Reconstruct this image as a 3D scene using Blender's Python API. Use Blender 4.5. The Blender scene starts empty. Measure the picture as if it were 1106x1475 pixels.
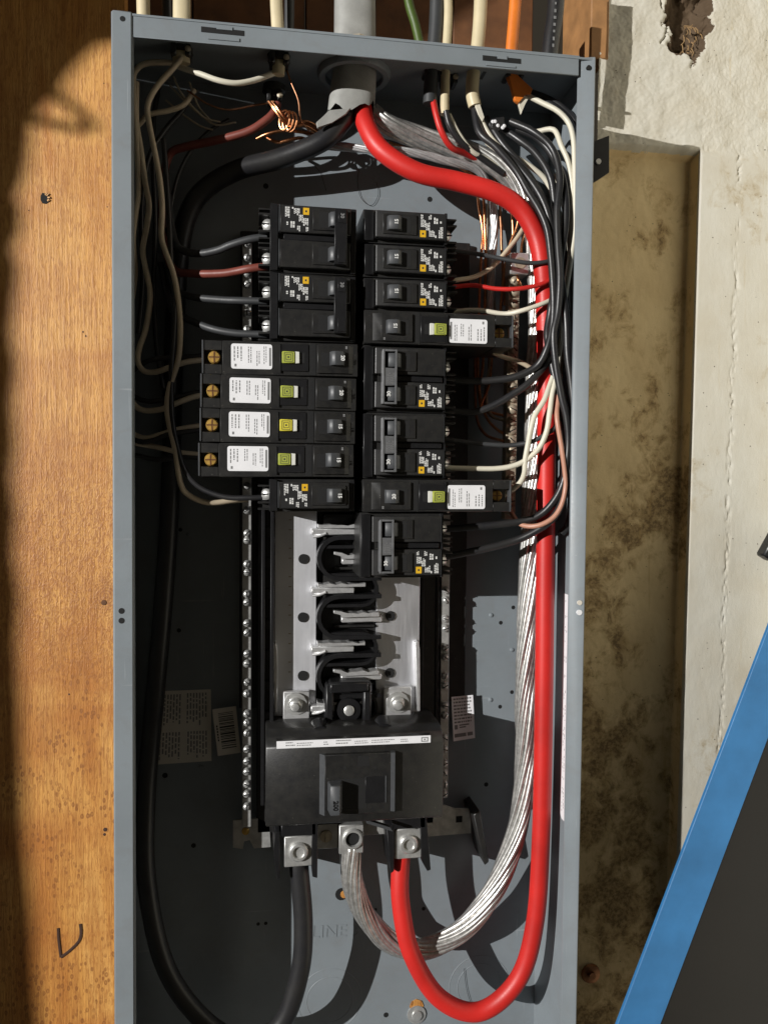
import bpy, bmesh, math, random
from mathutils import Vector, Matrix, noise
random.seed(7)
IN = 0.0254
S = bpy.context.scene
C = S.collection
# ------------------------------------------------------------------ camera
# local frame in inches: X right from the box's left edge, Y down from its top edge, D deep into the wall from its rim
F, RX, RY, RZ, CX, CY, CD = 1176.71, .0334, -.1536, .0082, 4.0717, 13.1235, -24.0373
def rot():
    a = Matrix(((math.cos(RZ), -math.sin(RZ), 0), (math.sin(RZ), math.cos(RZ), 0), (0, 0, 1)))
    b = Matrix(((1, 0, 0), (0, math.cos(RX), -math.sin(RX)), (0, math.sin(RX), math.cos(RX))))
    c = Matrix(((math.cos(RY), 0, math.sin(RY)), (0, 1, 0), (-math.sin(RY), 0, math.cos(RY))))
    return a @ b @ c
RM = rot()
def W(X, Y, D): return Vector((X*IN, D*IN, -Y*IN))
def at(px, py, D):
    r = RM.transposed() @ Vector(((px-553)/F, (py-737.5)/F, 1))
    t = (D-CD)/r.z
    return Vector((CX+r.x*t, CY+r.y*t, D))
def wv(v): return Vector((v[0], v[2], -v[1]))
cam = bpy.data.cameras.new('camera'); co = bpy.data.objects.new('camera', cam); C.objects.link(co)
cam.sensor_fit = 'VERTICAL'; cam.sensor_height = 36; cam.sensor_width = 36; cam.lens = F/1475*36
cam.clip_start = .01; cam.clip_end = 100
xr, yu, zb = wv(RM[0]), -wv(RM[1]), -wv(RM[2])
m = Matrix((xr, yu, zb)).transposed().to_4x4(); m.translation = W(CX, CY, CD); co.matrix_world = m
S.camera = co
# ------------------------------------------------------------------ light
wd = bpy.data.worlds.new('World'); S.world = wd; wd.use_nodes = True
bg = wd.node_tree.nodes['Background']; bg.inputs[0].default_value = (1, .84, .62, 1); bg.inputs[1].default_value = .036
LAMP = Vector((-127, -16, -100))
ld = bpy.data.lights.new('work_lamp', 'POINT'); ld.energy = 1130; ld.color = (1, .98, .95); ld.shadow_soft_size = .55*IN
lo = bpy.data.objects.new('work_lamp', ld); C.objects.link(lo); lo.location = W(*LAMP)
S.view_settings.view_transform = 'Standard'; S.view_settings.look = 'None'
S.view_settings.exposure = 0; S.view_settings.gamma = 1
# ------------------------------------------------------------------ materials
M = {}
def nodes(name):
    m = bpy.data.materials.new(name); m.use_nodes = True; M[name] = m
    nt = m.node_tree; b = nt.nodes['Principled BSDF']
    return m, nt, b
def N(nt, t, **kw):
    n = nt.nodes.new(t)
    for k, v in kw.items():
        if k.startswith('i_'): n.inputs[k[2:].replace('_', ' ')].default_value = v
        else: setattr(n, k, v)
    return n
def ramp(nt, fac, stops):
    r = nt.nodes.new('ShaderNodeValToRGB'); e = r.color_ramp.elements
    while len(e) < len(stops): e.new(.5)
    for x, (p, c) in zip(e, stops): x.position = p; x.color = (*c, 1) if len(c) == 3 else c
    nt.links.new(fac, r.inputs[0]); return r.outputs[0]
def coords(nt, scale=(1, 1, 1), off=(0, 0, 0)):
    tc = nt.nodes.new('ShaderNodeTexCoord'); mp = nt.nodes.new('ShaderNodeMapping')
    mp.inputs['Scale'].default_value = scale; mp.inputs['Location'].default_value = off
    nt.links.new(tc.outputs['Object'], mp.inputs[0]); return mp.outputs[0]
def noi(nt, vec, scale, detail=4, rough=.55, dist=0):
    n = N(nt, 'ShaderNodeTexNoise'); n.inputs['Scale'].default_value = scale; n.inputs['Detail'].default_value = detail
    n.inputs['Roughness'].default_value = rough; n.inputs['Distortion'].default_value = dist
    nt.links.new(vec, n.inputs['Vector']); return n.outputs['Fac']
def mix(nt, fac, a, b, mode='MIX'):
    n = nt.nodes.new('ShaderNodeMix'); n.data_type = 'RGBA'; n.blend_type = mode
    for s, v in ((0, fac), (6, a), (7, b)):
        if hasattr(v, 'is_output'): nt.links.new(v, n.inputs[s])
        else: n.inputs[s].default_value = v if s == 0 else (*v, 1)
    return n.outputs[2]
def math_(nt, op, a, b=None, c=None):
    n = nt.nodes.new('ShaderNodeMath'); n.operation = op
    for i, v in enumerate((a, b, c)):
        if v is None: continue
        if hasattr(v, 'is_output'): nt.links.new(v, n.inputs[i])
        else: n.inputs[i].default_value = v
    return n.outputs[0]
def bump(nt, b, h, strength=.3, dist=.0005):
    n = nt.nodes.new('ShaderNodeBump'); n.inputs['Strength'].default_value = strength; n.inputs['Distance'].default_value = dist
    nt.links.new(h, n.inputs['Height']); nt.links.new(n.outputs[0], b.inputs['Normal'])
def simple(name, c, rough=.5, metal=0, var=.25, ns=120, bs=.12, spec=.5, fine=900, c2=None, lo_=.35, hi_=.7, coat=0):
    m, nt, b = nodes(name)
    v = coords(nt)
    n = noi(nt, v, ns, 5, .6)
    c2 = c2 or tuple(x*(1-var) for x in c)
    nt.links.new(ramp(nt, n, [(lo_, c), (hi_, c2)]), b.inputs['Base Color'])
    f = noi(nt, v, fine, 3)
    nt.links.new(math_(nt, 'MULTIPLY_ADD', f, .25, rough-.12), b.inputs['Roughness'])
    b.inputs['Metallic'].default_value = metal; b.inputs['Specular IOR Level'].default_value = spec
    if coat: b.inputs['Coat Weight'].default_value = coat; b.inputs['Coat Roughness'].default_value = .25
    if bs: bump(nt, b, f, bs, .0002)
    return m
simple('grey_paint', (.215, .243, .262), .42, 0, .16, 14, .10, .5, 700)
simple('black_plastic', (.0115, .0115, .012), .36, 0, .5, 160, .2, .5, 1600, c2=(.02, .0195, .018))
def dusty(m):
    nt = m.node_tree; b = nt.nodes['Principled BSDF']; src = b.inputs['Base Color'].links[0].from_socket
    vo = N(nt, 'ShaderNodeTexVoronoi'); vo.inputs['Scale'].default_value = 420; nt.links.new(coords(nt), vo.inputs['Vector'])
    sp = ramp(nt, vo.outputs['Distance'], [(.08, (1, 1, 1)), (.16, (0, 0, 0))]); pk = ramp(nt, noi(nt, coords(nt), 240, 2), [(.56, (0, 0, 0)), (.66, (1, 1, 1))])
    film = ramp(nt, noi(nt, coords(nt, (1, 1, 1), (5, 2, 1)), 75, 6, .7), [(.42, (0, 0, 0)), (.75, (1, 1, 1))])
    c = mix(nt, math_(nt, 'MULTIPLY', film, .3), src, (.045, .042, .038))
    nt.links.new(mix(nt, math_(nt, 'MULTIPLY', math_(nt, 'MULTIPLY', sp, pk), .7), c, (.16, .15, .13)), b.inputs['Base Color'])
def scuffed(m):
    nt = m.node_tree; b = nt.nodes['Principled BSDF']; src = b.inputs['Base Color'].links[0].from_socket; mu = lambda x, y: math_(nt, 'MULTIPLY', x, y)
    out = None
    for sc, rot_ in (((1, 1, .03), .5), ((.03, 1, 1), .35), ((1, 1, .04), -1.0)):
        mp = nt.nodes.new('ShaderNodeMapping'); tc = nt.nodes.new('ShaderNodeTexCoord'); nt.links.new(tc.outputs['Object'], mp.inputs[0])
        mp.inputs['Rotation'].default_value = (0, rot_, 0); mp.inputs['Scale'].default_value = sc
        k = ramp(nt, noi(nt, mp.outputs[0], 330, 2, .5), [(.70, (0, 0, 0)), (.74, (1, 1, 1))])
        out = k if out is None else math_(nt, 'MAXIMUM', out, k)
    pk = ramp(nt, noi(nt, coords(nt), 22, 3), [(.5, (0, 0, 0)), (.62, (1, 1, 1))])
    c = mix(nt, mu(mu(out, pk), .35), src, (.38, .40, .42))
    sm_ = ramp(nt, noi(nt, coords(nt, (1, 1, 1), (3, 3, 3)), 40, 6, .7, 1), [(.5, (0, 0, 0)), (.75, (1, 1, 1))])
    nt.links.new(mix(nt, mu(sm_, .3), c, (.17, .16, .15)), b.inputs['Base Color'])
scuffed(M['grey_paint'])
dusty(M['black_plastic'])
simple('satin_black', (.012, .012, .013), .33, 0, .3, 120, .12, .5, 1200)
simple('handle_plastic', (.055, .058, .062), .45, 0, .2, 200, .15)
simple('tie_grey', (.12, .122, .126), .42, 0, .3, 200, .15)
simple('void_black', (.004, .004, .004), .8, 0, .1, bs=0)
simple('black_rubber', (.016, .016, .018), .38, 0, .3, 60, .12, .5, 900, c2=(.026, .025, .024))
simple('grey_rubber', (.04, .042, .044), .5, 0, .2, 60, .1)
simple('red_rubber', (.62, .022, .017), .46, 0, .25, 22, .2, .5, 900)
simple('dull_red', (.2, .05, .035), .45, 0, .2, 60)
simple('salmon', (.5, .13, .1), .5, 0, .2, 60)
simple('white_vinyl', (.68, .64, .52), .42, 0, .12, 60, .06)
simple('cream_vinyl', (.62, .53, .34), .45, 0, .15, 50, .1)
simple('tan_vinyl', (.6, .5, .36), .45, 0, .2, 60, .08)
simple('pink_copper', (.5, .25, .17), .4, 0, .15, 60)
simple('orange_vinyl', (.75, .2, .025), .42, 0, .2, 60, .12)
simple('green_vinyl', (.06, .10, .015), .5, 0, .2, 60)
simple('conduit_grey', (.33, .33, .31), .55, 0, .25, 70, .25, .4, 700)
simple('copper', (.72, .32, .15), .3, 1, .35, 200, .15)
simple('dull_copper', (.4, .2, .11), .42, 1, .4, 200, .15)
simple('aluminium', (.76, .76, .76), .38, .7, .2, 200, .12)
simple('strand_metal', (.74, .73, .70), .36, .8, .4, 260, .2)
simple('zinc', (.66, .66, .64), .36, .65, .3, 150, .2)
simple('dull_zinc', (.5, .43, .32), .45, .35, .35, 120, .25)
simple('brass', (.78, .48, .12), .34, .6, .4, 300, .2)
simple('label_white', (.8, .8, .82), .5, 0, .06, 60, .04)
simple('label_tan', (.68, .63, .55), .55, 0, .1, 60, .04)
simple('print_white', (.7, .7, .68), .6, 0, .15, 600, 0)
simple('print_dark', (.03, .03, .03), .6, 0, .1, bs=0)
simple('print_grey', (.2, .2, .2), .6, 0, .1, bs=0)
simple('print_yellow', (.72, .42, .015), .5, 0, .15, 300, 0)
simple('button_green', (.36, .40, .06), .5, 0, .15, 200)
simple('button_yellow', (.62, .54, .05), .5, 0, .15, 200)
simple('button_white', (.66, .66, .6), .5, 0, .12, 200)
simple('blue_paint', (.04, .19, .43), .5, 0, .3, 18, .2, .4, 300)
simple('dark_face', (.006, .005, .0045), .5, 0, .4, 12, .1)
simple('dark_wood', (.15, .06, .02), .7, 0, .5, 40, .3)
simple('stud_wood', (.38, .19, .07), .65, 0, .4, 40, .3)
simple('splinter_wood', (.62, .36, .15), .7, 0, .4, 60)
simple('blocker_brown', (.08, .05, .03), .8, 0, .3, 40)
simple('marker', (.05, .02, .01), .7, 0, .2, bs=0)
simple('straw', (.32, .2, .09), .8, 0, .3)
def brushed(name, metal):
    m, nt, b = nodes(name)
    v = coords(nt, (1, 1, .05)); n = noi(nt, v, 900, 4)
    v2 = coords(nt); n2 = noi(nt, v2, 45, 4)
    nt.links.new(mix(nt, n2, (.86, .86, .88), (.68, .69, .73)), b.inputs['Base Color'])
    nt.links.new(math_(nt, 'MULTIPLY_ADD', n, .3, .28), b.inputs['Roughness'])
    b.inputs['Metallic'].default_value = metal; bump(nt, b, n, .18, .0002)
brushed('bus_metal', .62); brushed('bus_metal_dim_reflection', .86)  # right bar is the same metal, its dark reflection set by higher metallic
def zramp(nt, f, a, b, lo=0, hi=1): return ramp(nt, f, [(a, (lo,)*3), (b, (hi,)*3)])
def plywood():
    m, nt, b = nodes('plywood')
    v = coords(nt); mu = lambda x, y: math_(nt, 'MULTIPLY', x, y)
    sx = nt.nodes.new('ShaderNodeSeparateXYZ'); nt.links.new(v, sx.inputs[0])
    warp = noi(nt, coords(nt, (1, 1, .35)), 16, 3, .5)
    band = noi(nt, coords(nt, (1, 1, .16)), 24, 4, .55, .8)
    wide = noi(nt, coords(nt, (.35, 1, 1), (2, 0, 1)), 11, 5, .6, .6)                     # reddish bands across
    g = math_(nt, 'SINE', mu(math_(nt, 'ADD', mu(warp, .09), sx.outputs[0]), 420))
    grain = noi(nt, coords(nt, (1, 1, .035)), 700, 5, .65)
    mp = nt.nodes.new('ShaderNodeMapping'); nt.links.new(v, mp.inputs[0]); mp.inputs['Rotation'].default_value = (0, math.radians(14), 0); mp.inputs['Scale'].default_value = (1, 1, .2)
    curl = noi(nt, mp.outputs[0], 560, 4, .6, .9); curl2 = noi(nt, coords(nt, (1, 1, .45), (4, 1, 2)), 420, 3, .55, 1.6)
    zone = zramp(nt, math_(nt, 'ADD', mu(warp, .25), mu(math_(nt, 'ABSOLUTE', math_(nt, 'SUBTRACT', sx.outputs[2], .614)), 3.4)), .3, .62, 1, 0)
    col = ramp(nt, band, [(.27, (.43, .165, .032)), (.43, (.60, .285, .066)), (.58, (.69, .365, .10)), (.76, (.51, .215, .045))])
    col = mix(nt, mu(zramp(nt, wide, .46, .66), .8), col, (.40, .135, .024))
    col = mix(nt, mu(zramp(nt, grain, .42, .66), .5), col, (.31, .115, .024))
    col = mix(nt, mu(zramp(nt, curl, .5, .6), .52), col, (.31, .11, .024))
    col = mix(nt, mu(mu(zramp(nt, curl2, .49, .56), zone), .7), col, (.32, .115, .025))
    col = mix(nt, mu(math_(nt, 'ADD', g, 1), .1), col, (.3, .12, .03))
    vo = N(nt, 'ShaderNodeTexVoronoi'); vo.inputs['Scale'].default_value = 260; nt.links.new(coords(nt, (1, 1, .6)), vo.inputs['Vector'])   # brown oval flecks low down
    fl = ramp(nt, vo.outputs['Distance'], [(.05, (.35,)*3), (.2, (1, 1, 1)), (.3, (1, 1, 1)), (.4, (0, 0, 0))])
    cl = zramp(nt, noi(nt, v, 34, 4, .6), .45, .58)
    low = zramp(nt, math_(nt, 'MULTIPLY_ADD', sx.outputs[2], -1.55, 1.575), .70, .8)
    col = mix(nt, mu(mu(fl, cl), mu(low, .72)), col, (.22, .08, .02))
    kd = nt.nodes.new('ShaderNodeVectorMath'); kd.operation = 'DISTANCE'; kp = at(153, 858, 3.78)
    nt.links.new(v, kd.inputs[0]); kd.inputs[1].default_value = ((kp.x+12)*IN, (3.78-4.2)*IN, (40-kp.y)*IN)
    rg = math_(nt, 'SINE', math_(nt, 'ADD', mu(kd.outputs['Value'], 2600), mu(warp, 30)))
    col = mix(nt, mu(mu(zramp(nt, kd.outputs['Value'], .004, .022, 1, 0), math_(nt, 'MULTIPLY_ADD', rg, .35, .6)), .8), col, (.27, .10, .03))
    nt.links.new(col, b.inputs['Base Color']); b.inputs['Roughness'].default_value = .5
    bump(nt, b, math_(nt, 'ADD', math_(nt, 'ADD', grain, mu(curl, .8)), mu(mu(curl2, zone), 1.2)), .6, .0007)
plywood()
def concrete(name, base, stain, amount, dark, grime=.5):
    """amount: how much of the face the stain covers (0..1)"""
    m, nt, b = nodes(name); v = coords(nt); mu = lambda x, y: math_(nt, 'MULTIPLY', x, y)
    big = noi(nt, v, 13, 3, .5); mid = noi(nt, coords(nt, (1, 1, .85), (1, 2, 3)), 58, 12, .72, .4); fine = noi(nt, v, 620, 5, .75); grit = noi(nt, v, 210, 9, .75)
    tone = noi(nt, coords(nt, (1, 1, .7), (7, 2, 3)), 26, 6, .6)
    col = mix(nt, zramp(nt, tone, .35, .7), base, tuple(.55*x+.45*y for x, y in zip(base, stain)))
    f = math_(nt, 'ADD', mid, mu(math_(nt, 'SUBTRACT', big, .5), .9))
    t = .74-.3*amount
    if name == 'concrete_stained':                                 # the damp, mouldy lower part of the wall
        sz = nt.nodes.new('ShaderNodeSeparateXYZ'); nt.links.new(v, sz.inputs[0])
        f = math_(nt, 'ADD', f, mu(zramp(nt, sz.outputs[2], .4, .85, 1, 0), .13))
    col = mix(nt, mu(zramp(nt, f, t-.03, t+.12), .85), col, stain)
    col = mix(nt, mu(mu(zramp(nt, f, t+.06, t+.17), zramp(nt, grit, .42, .56)), grime), col, dark)
    drip = noi(nt, coords(nt, (1, 1, .05), (3, 1, 0)), 130, 4, .6)
    col = mix(nt, mu(zramp(nt, drip, .64, .7), .3), col, (stain[0], stain[1]*.9, stain[2]*.65))
    vo = N(nt, 'ShaderNodeTexVoronoi'); vo.inputs['Scale'].default_value = 150; nt.links.new(v, vo.inputs['Vector'])
    sp = zramp(nt, math_(nt, 'ADD', vo.outputs['Distance'], mu(grit, .12)), .12, .17, 1, 0)
    pick = zramp(nt, noi(nt, v, 70, 3), .54, .58)
    col = mix(nt, mu(mu(sp, pick), .9), col, (.045, .032, .018))
    nt.links.new(col, b.inputs['Base Color']); b.inputs['Roughness'].default_value = .85
    bump(nt, b, math_(nt, 'ADD', mu(grit, .6), fine), .45, .0007)
concrete('concrete_pale', (.55, .53, .46), (.43, .37, .26), .34, (.2, .14, .075), .6)
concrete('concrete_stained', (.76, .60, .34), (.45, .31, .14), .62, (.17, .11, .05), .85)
concrete('bounce_white', (.78, .74, .62), (.74, .68, .55), .1, (.6, .5, .4), .2)  # pale coat chosen so the added wall bounces more light
concrete('soil_shaded', (.10, .065, .035), (.05, .03, .015), .5, (.02, .012, .006), .8)  # soil colour darkened to paint the shade inside the hollow
# ------------------------------------------------------------------ mesh helpers (inches, local frame)
SPLIT = {'shoulder', 'jaw', 'slot_tab', 'keyhole_slot', 'back_hole', 'back_dimple', 'knockout_ring', 'scored_tick', 'rib_slot', 'centre_bevel', 'terminal_shroud', 'speck', 'splinter', 'paint_dab', 'marker_scrawl', 'bus_stab'}
UMAP = None
class MB:
    def __init__(s): s.bm = bmesh.new()
    def box(s, x0, x1, y0, y1, d0, d1, bev=0, seg=1, T=None):
        vs = [s.bm.verts.new((x, y, d)) for x in (x0, x1) for y in (y0, y1) for d in (d0, d1)]
        fs = [s.bm.faces.new([vs[i] for i in q]) for q in ((0, 1, 3, 2), (4, 6, 7, 5), (0, 4, 5, 1), (2, 3, 7, 6), (0, 2, 6, 4), (1, 5, 7, 3))]
        if T is not None:
            for v in vs: v.co = T @ v.co
        if bev:
            es = list({e for f in fs for e in f.edges})
            bmesh.ops.bevel(s.bm, geom=es, offset=bev, segments=seg, affect='EDGES', profile=.6)
        return s
    def quad(s, pts):
        s.bm.faces.new([s.bm.verts.new(p) for p in pts]); return s
    def rect(s, x0, x1, y0, y1, d):
        return s.quad([(x0, y0, d), (x1, y0, d), (x1, y1, d), (x0, y1, d)])
    def prism(s, pts, d0, d1, axis='d', bev=0):
        """pts 2-D outline; extruded along d (x,y outline), y (x,d outline) or x (y,d outline)"""
        f = {'d': lambda p, e: (p[0], p[1], e), 'y': lambda p, e: (p[0], e, p[1]), 'x': lambda p, e: (e, p[0], p[1])}[axis]
        a = [s.bm.verts.new(f(p, d0)) for p in pts]; b = [s.bm.verts.new(f(p, d1)) for p in pts]
        n = len(pts); fs = [s.bm.faces.new(a), s.bm.faces.new(b[::-1])]
        for i in range(n): fs.append(s.bm.faces.new([a[i], b[i], b[(i+1) % n], a[(i+1) % n]]))
        if bev: bmesh.ops.bevel(s.bm, geom=list({e for q in fs for e in q.edges}), offset=bev, segments=1, affect='EDGES')
        return s
    def lathe(s, c, prof, axis=(0, 0, 1), n=20, sx=1):
        """prof: (radius, along axis)"""
        ax = Vector(axis).normalized(); q = ax.to_track_quat('Z', 'Y').to_matrix()
        rings = []
        for r, h in prof:
            rings.append([s.bm.verts.new(Vector(c)+q @ Vector((max(r, 1e-4)*math.cos(2*math.pi*i/n)*sx, max(r, 1e-4)*math.sin(2*math.pi*i/n), h))) for i in range(n)])
        for a, b in zip(rings, rings[1:]):
            for i in range(n): s.bm.faces.new([a[i], a[(i+1) % n], b[(i+1) % n], b[i]])
        s.bm.faces.new(rings[0][::-1]); s.bm.faces.new(rings[-1]); return s
    def tube(s, pts, r, n=10, step=.14, flat=1, cap=True):
        P = [Vector(p) for p in pts]; cs = spline(P, step)
        t0 = (cs[1]-cs[0]).normalized(); up = Vector((0, 0, 1)) if abs(t0.z) < .9 else Vector((1, 0, 0))
        nrm = (up-t0*up.dot(t0)).normalized(); rings = []
        for i, c in enumerate(cs):
            t = (cs[min(i+1, len(cs)-1)]-cs[max(i-1, 0)]).normalized()
            nrm = (nrm-t*nrm.dot(t)).normalized(); bi = t.cross(nrm)
            rr = r(i/(len(cs)-1)) if callable(r) else r
            rings.append([s.bm.verts.new(c+nrm*rr*flat*math.cos(2*math.pi*k/n)+bi*rr*math.sin(2*math.pi*k/n)) for k in range(n)])
        for a, b in zip(rings, rings[1:]):
            for k in range(n): s.bm.faces.new([a[k], a[(k+1) % n], b[(k+1) % n], b[k]])
        if cap: s.bm.faces.new(rings[0][::-1]); s.bm.faces.new(rings[-1])
        return s
    def obj(s, name, mat, parent=None, origin=(0, 0, 0), smooth=True, ang=40):
        if name in SPLIT:                      # loose pieces become objects of their own
            todo = set(s.bm.verts); isl = []
            while todo:
                st = [todo.pop()]; cur = set(st)
                while st:
                    for e in st.pop().link_edges:
                        for v in e.verts:
                            if v in todo: todo.discard(v); cur.add(v); st.append(v)
                isl.append(cur)
            if len(isl) > 1:
                for cur in isl:
                    q = MB(); mp_ = {v: q.bm.verts.new(v.co) for v in cur}
                    for f in {f for v in cur for f in v.link_faces}: q.bm.faces.new([mp_[v] for v in f.verts])
                    r = q.obj(name, mat, parent, origin, smooth, ang)
                s.bm.free(); return r
        o0 = Vector(origin)
        if UMAP:
            for v in s.bm.verts: v.co.x = UMAP(v.co.x)
        for v in s.bm.verts: v.co = wv(v.co-o0)*IN
        bmesh.ops.recalc_face_normals(s.bm, faces=s.bm.faces[:])
        me = bpy.data.meshes.new(name); s.bm.to_mesh(me); s.bm.free()
        if smooth:
            me.shade_smooth()
            if ang < 180: me.set_sharp_from_angle(angle=math.radians(ang))
        me.materials.append(M[mat])
        o = bpy.data.objects.new(name, me); C.objects.link(o)
        if parent: o.parent = parent
        else: o.location = wv(o0)*IN
        return o
def spline(P, step):
    if len(P) == 2:
        n = max(2, int((P[1]-P[0]).length/step)); return [P[0].lerp(P[1], i/n) for i in range(n+1)]
    Q = [P[0]*2-P[1]]+P+[P[-1]*2-P[-2]]; out = []
    for i in range(1, len(Q)-2):
        a, b, c, d = Q[i-1:i+3]; n = max(2, int((c-b).length/step)+1)
        for k in range(n):
            t = k/n
            out.append(.5*((2*b)+(c-a)*t+(2*a-5*b+4*c-d)*t*t+(3*b-a-3*c+d)*t**3))
    out.append(P[-1].copy()); return out
def thing(name, label, cat, loc=(0, 0, 0), group=None):
    o = bpy.data.objects.new(name, None); C.objects.link(o); o.location = W(*loc); o.empty_display_size = .02
    return tag(o, label, cat, group)
def tag(o, label, cat=None, group=None, kind=None):
    if label: o['label'] = label
    if cat: o['category'] = cat
    if group: o['group'] = group
    if kind: o['kind'] = kind
    return o
def copy_tree(o, parent=None):
    c = o.copy(); C.objects.link(c)
    if parent: c.parent = parent
    for ch in o.children: copy_tree(ch, c)
    return c
_tx = {}
def text_bm(txt, size, c, rotcw=0, d=0, depth=.004, bold=0):
    """flat lettering as mesh, centred on c=(x,y), turned rotcw degrees clockwise, facing the camera"""
    cu = bpy.data.curves.new('t', 'FONT'); cu.body = txt; cu.size = size; cu.align_x = 'CENTER'; cu.align_y = 'CENTER'; cu.extrude = depth; cu.offset = bold
    cu.resolution_u = 3
    o = bpy.data.objects.new('t', cu); C.objects.link(o); bpy.context.view_layer.update()
    me = o.evaluated_get(bpy.context.evaluated_depsgraph_get()).to_mesh()
    mb = MB(); mb.bm.from_mesh(me); bpy.data.objects.remove(o); bpy.data.curves.remove(cu)
    a = math.radians(rotcw)
    for v in mb.bm.verts:
        x, y = v.co.x, -v.co.y
        v.co = Vector((c[0]+x*math.cos(a)-y*math.sin(a), c[1]+x*math.sin(a)+y*math.cos(a), d-v.co.z))
    return mb
def dashes(mb, x0, x1, y0, y1, cols, d, wmin=.03, wmax=.12, gap=.02, fill=.5, vertical=True, rnd=random):
    """rows of tiny print: short strips along the reading direction"""
    if vertical:
        cw = (x1-x0)/cols
        for i in range(cols):
            y = y0; xe = x0+cw*i; end = y1-(y1-y0)*rnd.random()*.3
            while y < end-wmin:
                w = min(rnd.uniform(wmin, wmax), end-y); mb.rect(xe, xe+cw*fill, y, y+w, d); y += w+gap
    else:
        ch = (y1-y0)/cols
        for i in range(cols):
            x = x0; ye = y0+ch*i; end = x1-(x1-x0)*rnd.random()*.3
            while x < end-wmin:
                w = min(rnd.uniform(wmin, wmax), end-x); mb.rect(x, x+w, ye, ye+ch*fill, d); x += w+gap
    return mb
def rrect(x0, x1, y0, y1, r, n=4):
    out = []
    for cx, cy, a0 in ((x1-r, y0+r, -90), (x1-r, y1-r, 0), (x0+r, y1-r, 90), (x0+r, y0+r, 180)):
        for i in range(n+1):
            a = math.radians(a0+90*i/n); out.append((cx+r*math.cos(a), cy+r*math.sin(a)))
    return out
# ------------------------------------------------------------------ walls and background
TR, BR = at(858, 82, 0), at(830, 1475, 0)
TL, BL = at(160, 12, 0), at(165, 1475, 0)
BOT = 34.0
def xl(Y): return TL.x+(BL.x-TL.x)*Y/30
def xrr(Y): return TR.x+(BR.x-TR.x)*(Y-TR.y)/(BR.y-TR.y)
DB = 3.75          # back of the box
ply = thing('plywood_wall', 'orange plywood board with a marker scrawl, left of and behind the grey panel', 'plywood', (-12, 40, 4.2))
mb = MB(); mb.prism([(-14, -14), (-.2, -14), (-.2, .6), (13.6, .6), (13.6, 40), (-14, 40)], 3.78, 4.5)
mb.obj('board', 'plywood', ply, (-12, 40, 4.2), False)
def on_ply(*pp): return [at(x, y, 3.76) for x, y in pp]
mb = MB(); mb.tube(on_ply((84, 1337), (85, 1355), (88, 1379)), .045, 6, flat=.3); mb.tube(on_ply((88, 1379), (100, 1370), (113, 1357), (117, 1345), (116, 1331)), .05, 6, flat=.3)
mb.obj('marker_scrawl', 'marker', ply, (-12, 40, 4.2))
mb = MB(); h = at(65, 286, 3.775)
mb.prism([(h.x+.13*math.cos(a*.7)*(1+.5*random.random()), h.y+.15*math.sin(a*.7)*(1+.4*random.random())) for a in range(9)], 3.765, 3.79)
mb.obj('nail_hole', 'void_black', ply, (-12, 40, 4.2), False)
mb = MB()
for i in range(9):
    a = random.uniform(-1.5, .6); p = Vector((h.x+.1*math.cos(a), h.y+.11*math.sin(a), 3.768))
    k = random.uniform(.04, .11); mb.tube([p, p+Vector((k*math.cos(a), k*math.sin(a), -.025))], .022, 5)
mb.obj('splinter', 'splinter_wood', ply, (-12, 40, 4.2))
kn = at(150, 868, 3.77); mb = MB(); mb.lathe(kn, [(.09, 0), (.08, .012), (.02, .014)], (0, 0, -1), 14); mb.obj('knot', 'dark_wood', ply, (-12, 40, 4.2))
mb = MB()
for x, y, r in ((100, 1000, .03), (152, 1195, .07), (151, 1202, .05), (120, 478, .03), (124, 484, .03), (150, 120, .02), (42, 303, .02), (155, 298, .02)):
    p = at(x, y, 3.777); mb.lathe(p, [(r, 0), (r*.6, .004)], (0, 0, -1), 8)
mb.obj('speck', 'marker', ply, (-12, 40, 4.2)); 
# joist cavity above the panel
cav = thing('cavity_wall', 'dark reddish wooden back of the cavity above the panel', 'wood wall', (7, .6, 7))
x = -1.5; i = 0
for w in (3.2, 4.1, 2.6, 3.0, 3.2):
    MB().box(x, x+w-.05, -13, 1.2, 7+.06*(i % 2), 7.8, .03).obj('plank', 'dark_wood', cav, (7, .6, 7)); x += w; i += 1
SB = at(860, 84, 4.1).y; p0 = at(846, 40, 4.4).x; p1 = at(872, 40, 4.4).x
o = MB().box(p0, p1, -13, SB, 4.1, 6.9, .04).obj('wall_stud', 'stud_wood', None, (p0, 1.4, 5)); tag(o, 'orange brown upright stud end beside the concrete, above the panel corner', 'stud')
# concrete: stained recess beside the panel, its return and a pale proud pilaster; rough plaster and a broken hollow at the top
DC, DP = 4.85, 4.05
XP = at(1004, 400, DP).x; XPb = at(981, 1180, DP).x
def xpil(Y): return XP+(XPb-XP)*(Y-7)/16
HX = at(992, 20, 4.2); PB = at(950, 142, 4.2)
def fb(X, Y, s=1): return noise.fractal(Vector((X*s, Y*s, 3.1)), 1, 2.1, 6)
def sm(t): t = max(0, min(1, t)); return t*t*(3-2*t)
def hollow(X, Y):
    u, v = (X-HX.x)/1.0, (Y-HX.y)/1.75
    return 1-math.hypot(u, v)+.28*fb(X, Y, 1.6)
def dtop(X, Y):
    d = DP+.12-.01*(X-16)+.07*fb(X, Y, 1.1)+.014*fb(X+9, Y, 9)
    h = hollow(X, Y); d += .8*sm(h/.55)+.06*fb(X, Y, 4)*sm(h/.2)
    c = abs(X-at(952, 0, 4.2).x+.25*math.sin(Y*2.2)+.12*fb(1, Y, 3)); d += .16*max(0, 1-c/.07)*(Y < HX.y+1.2)
    return d
def ktop(X, Y): return sm((PB.y+1.98+.05*fb(X, 2, 1.2)-Y)/.3)
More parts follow.
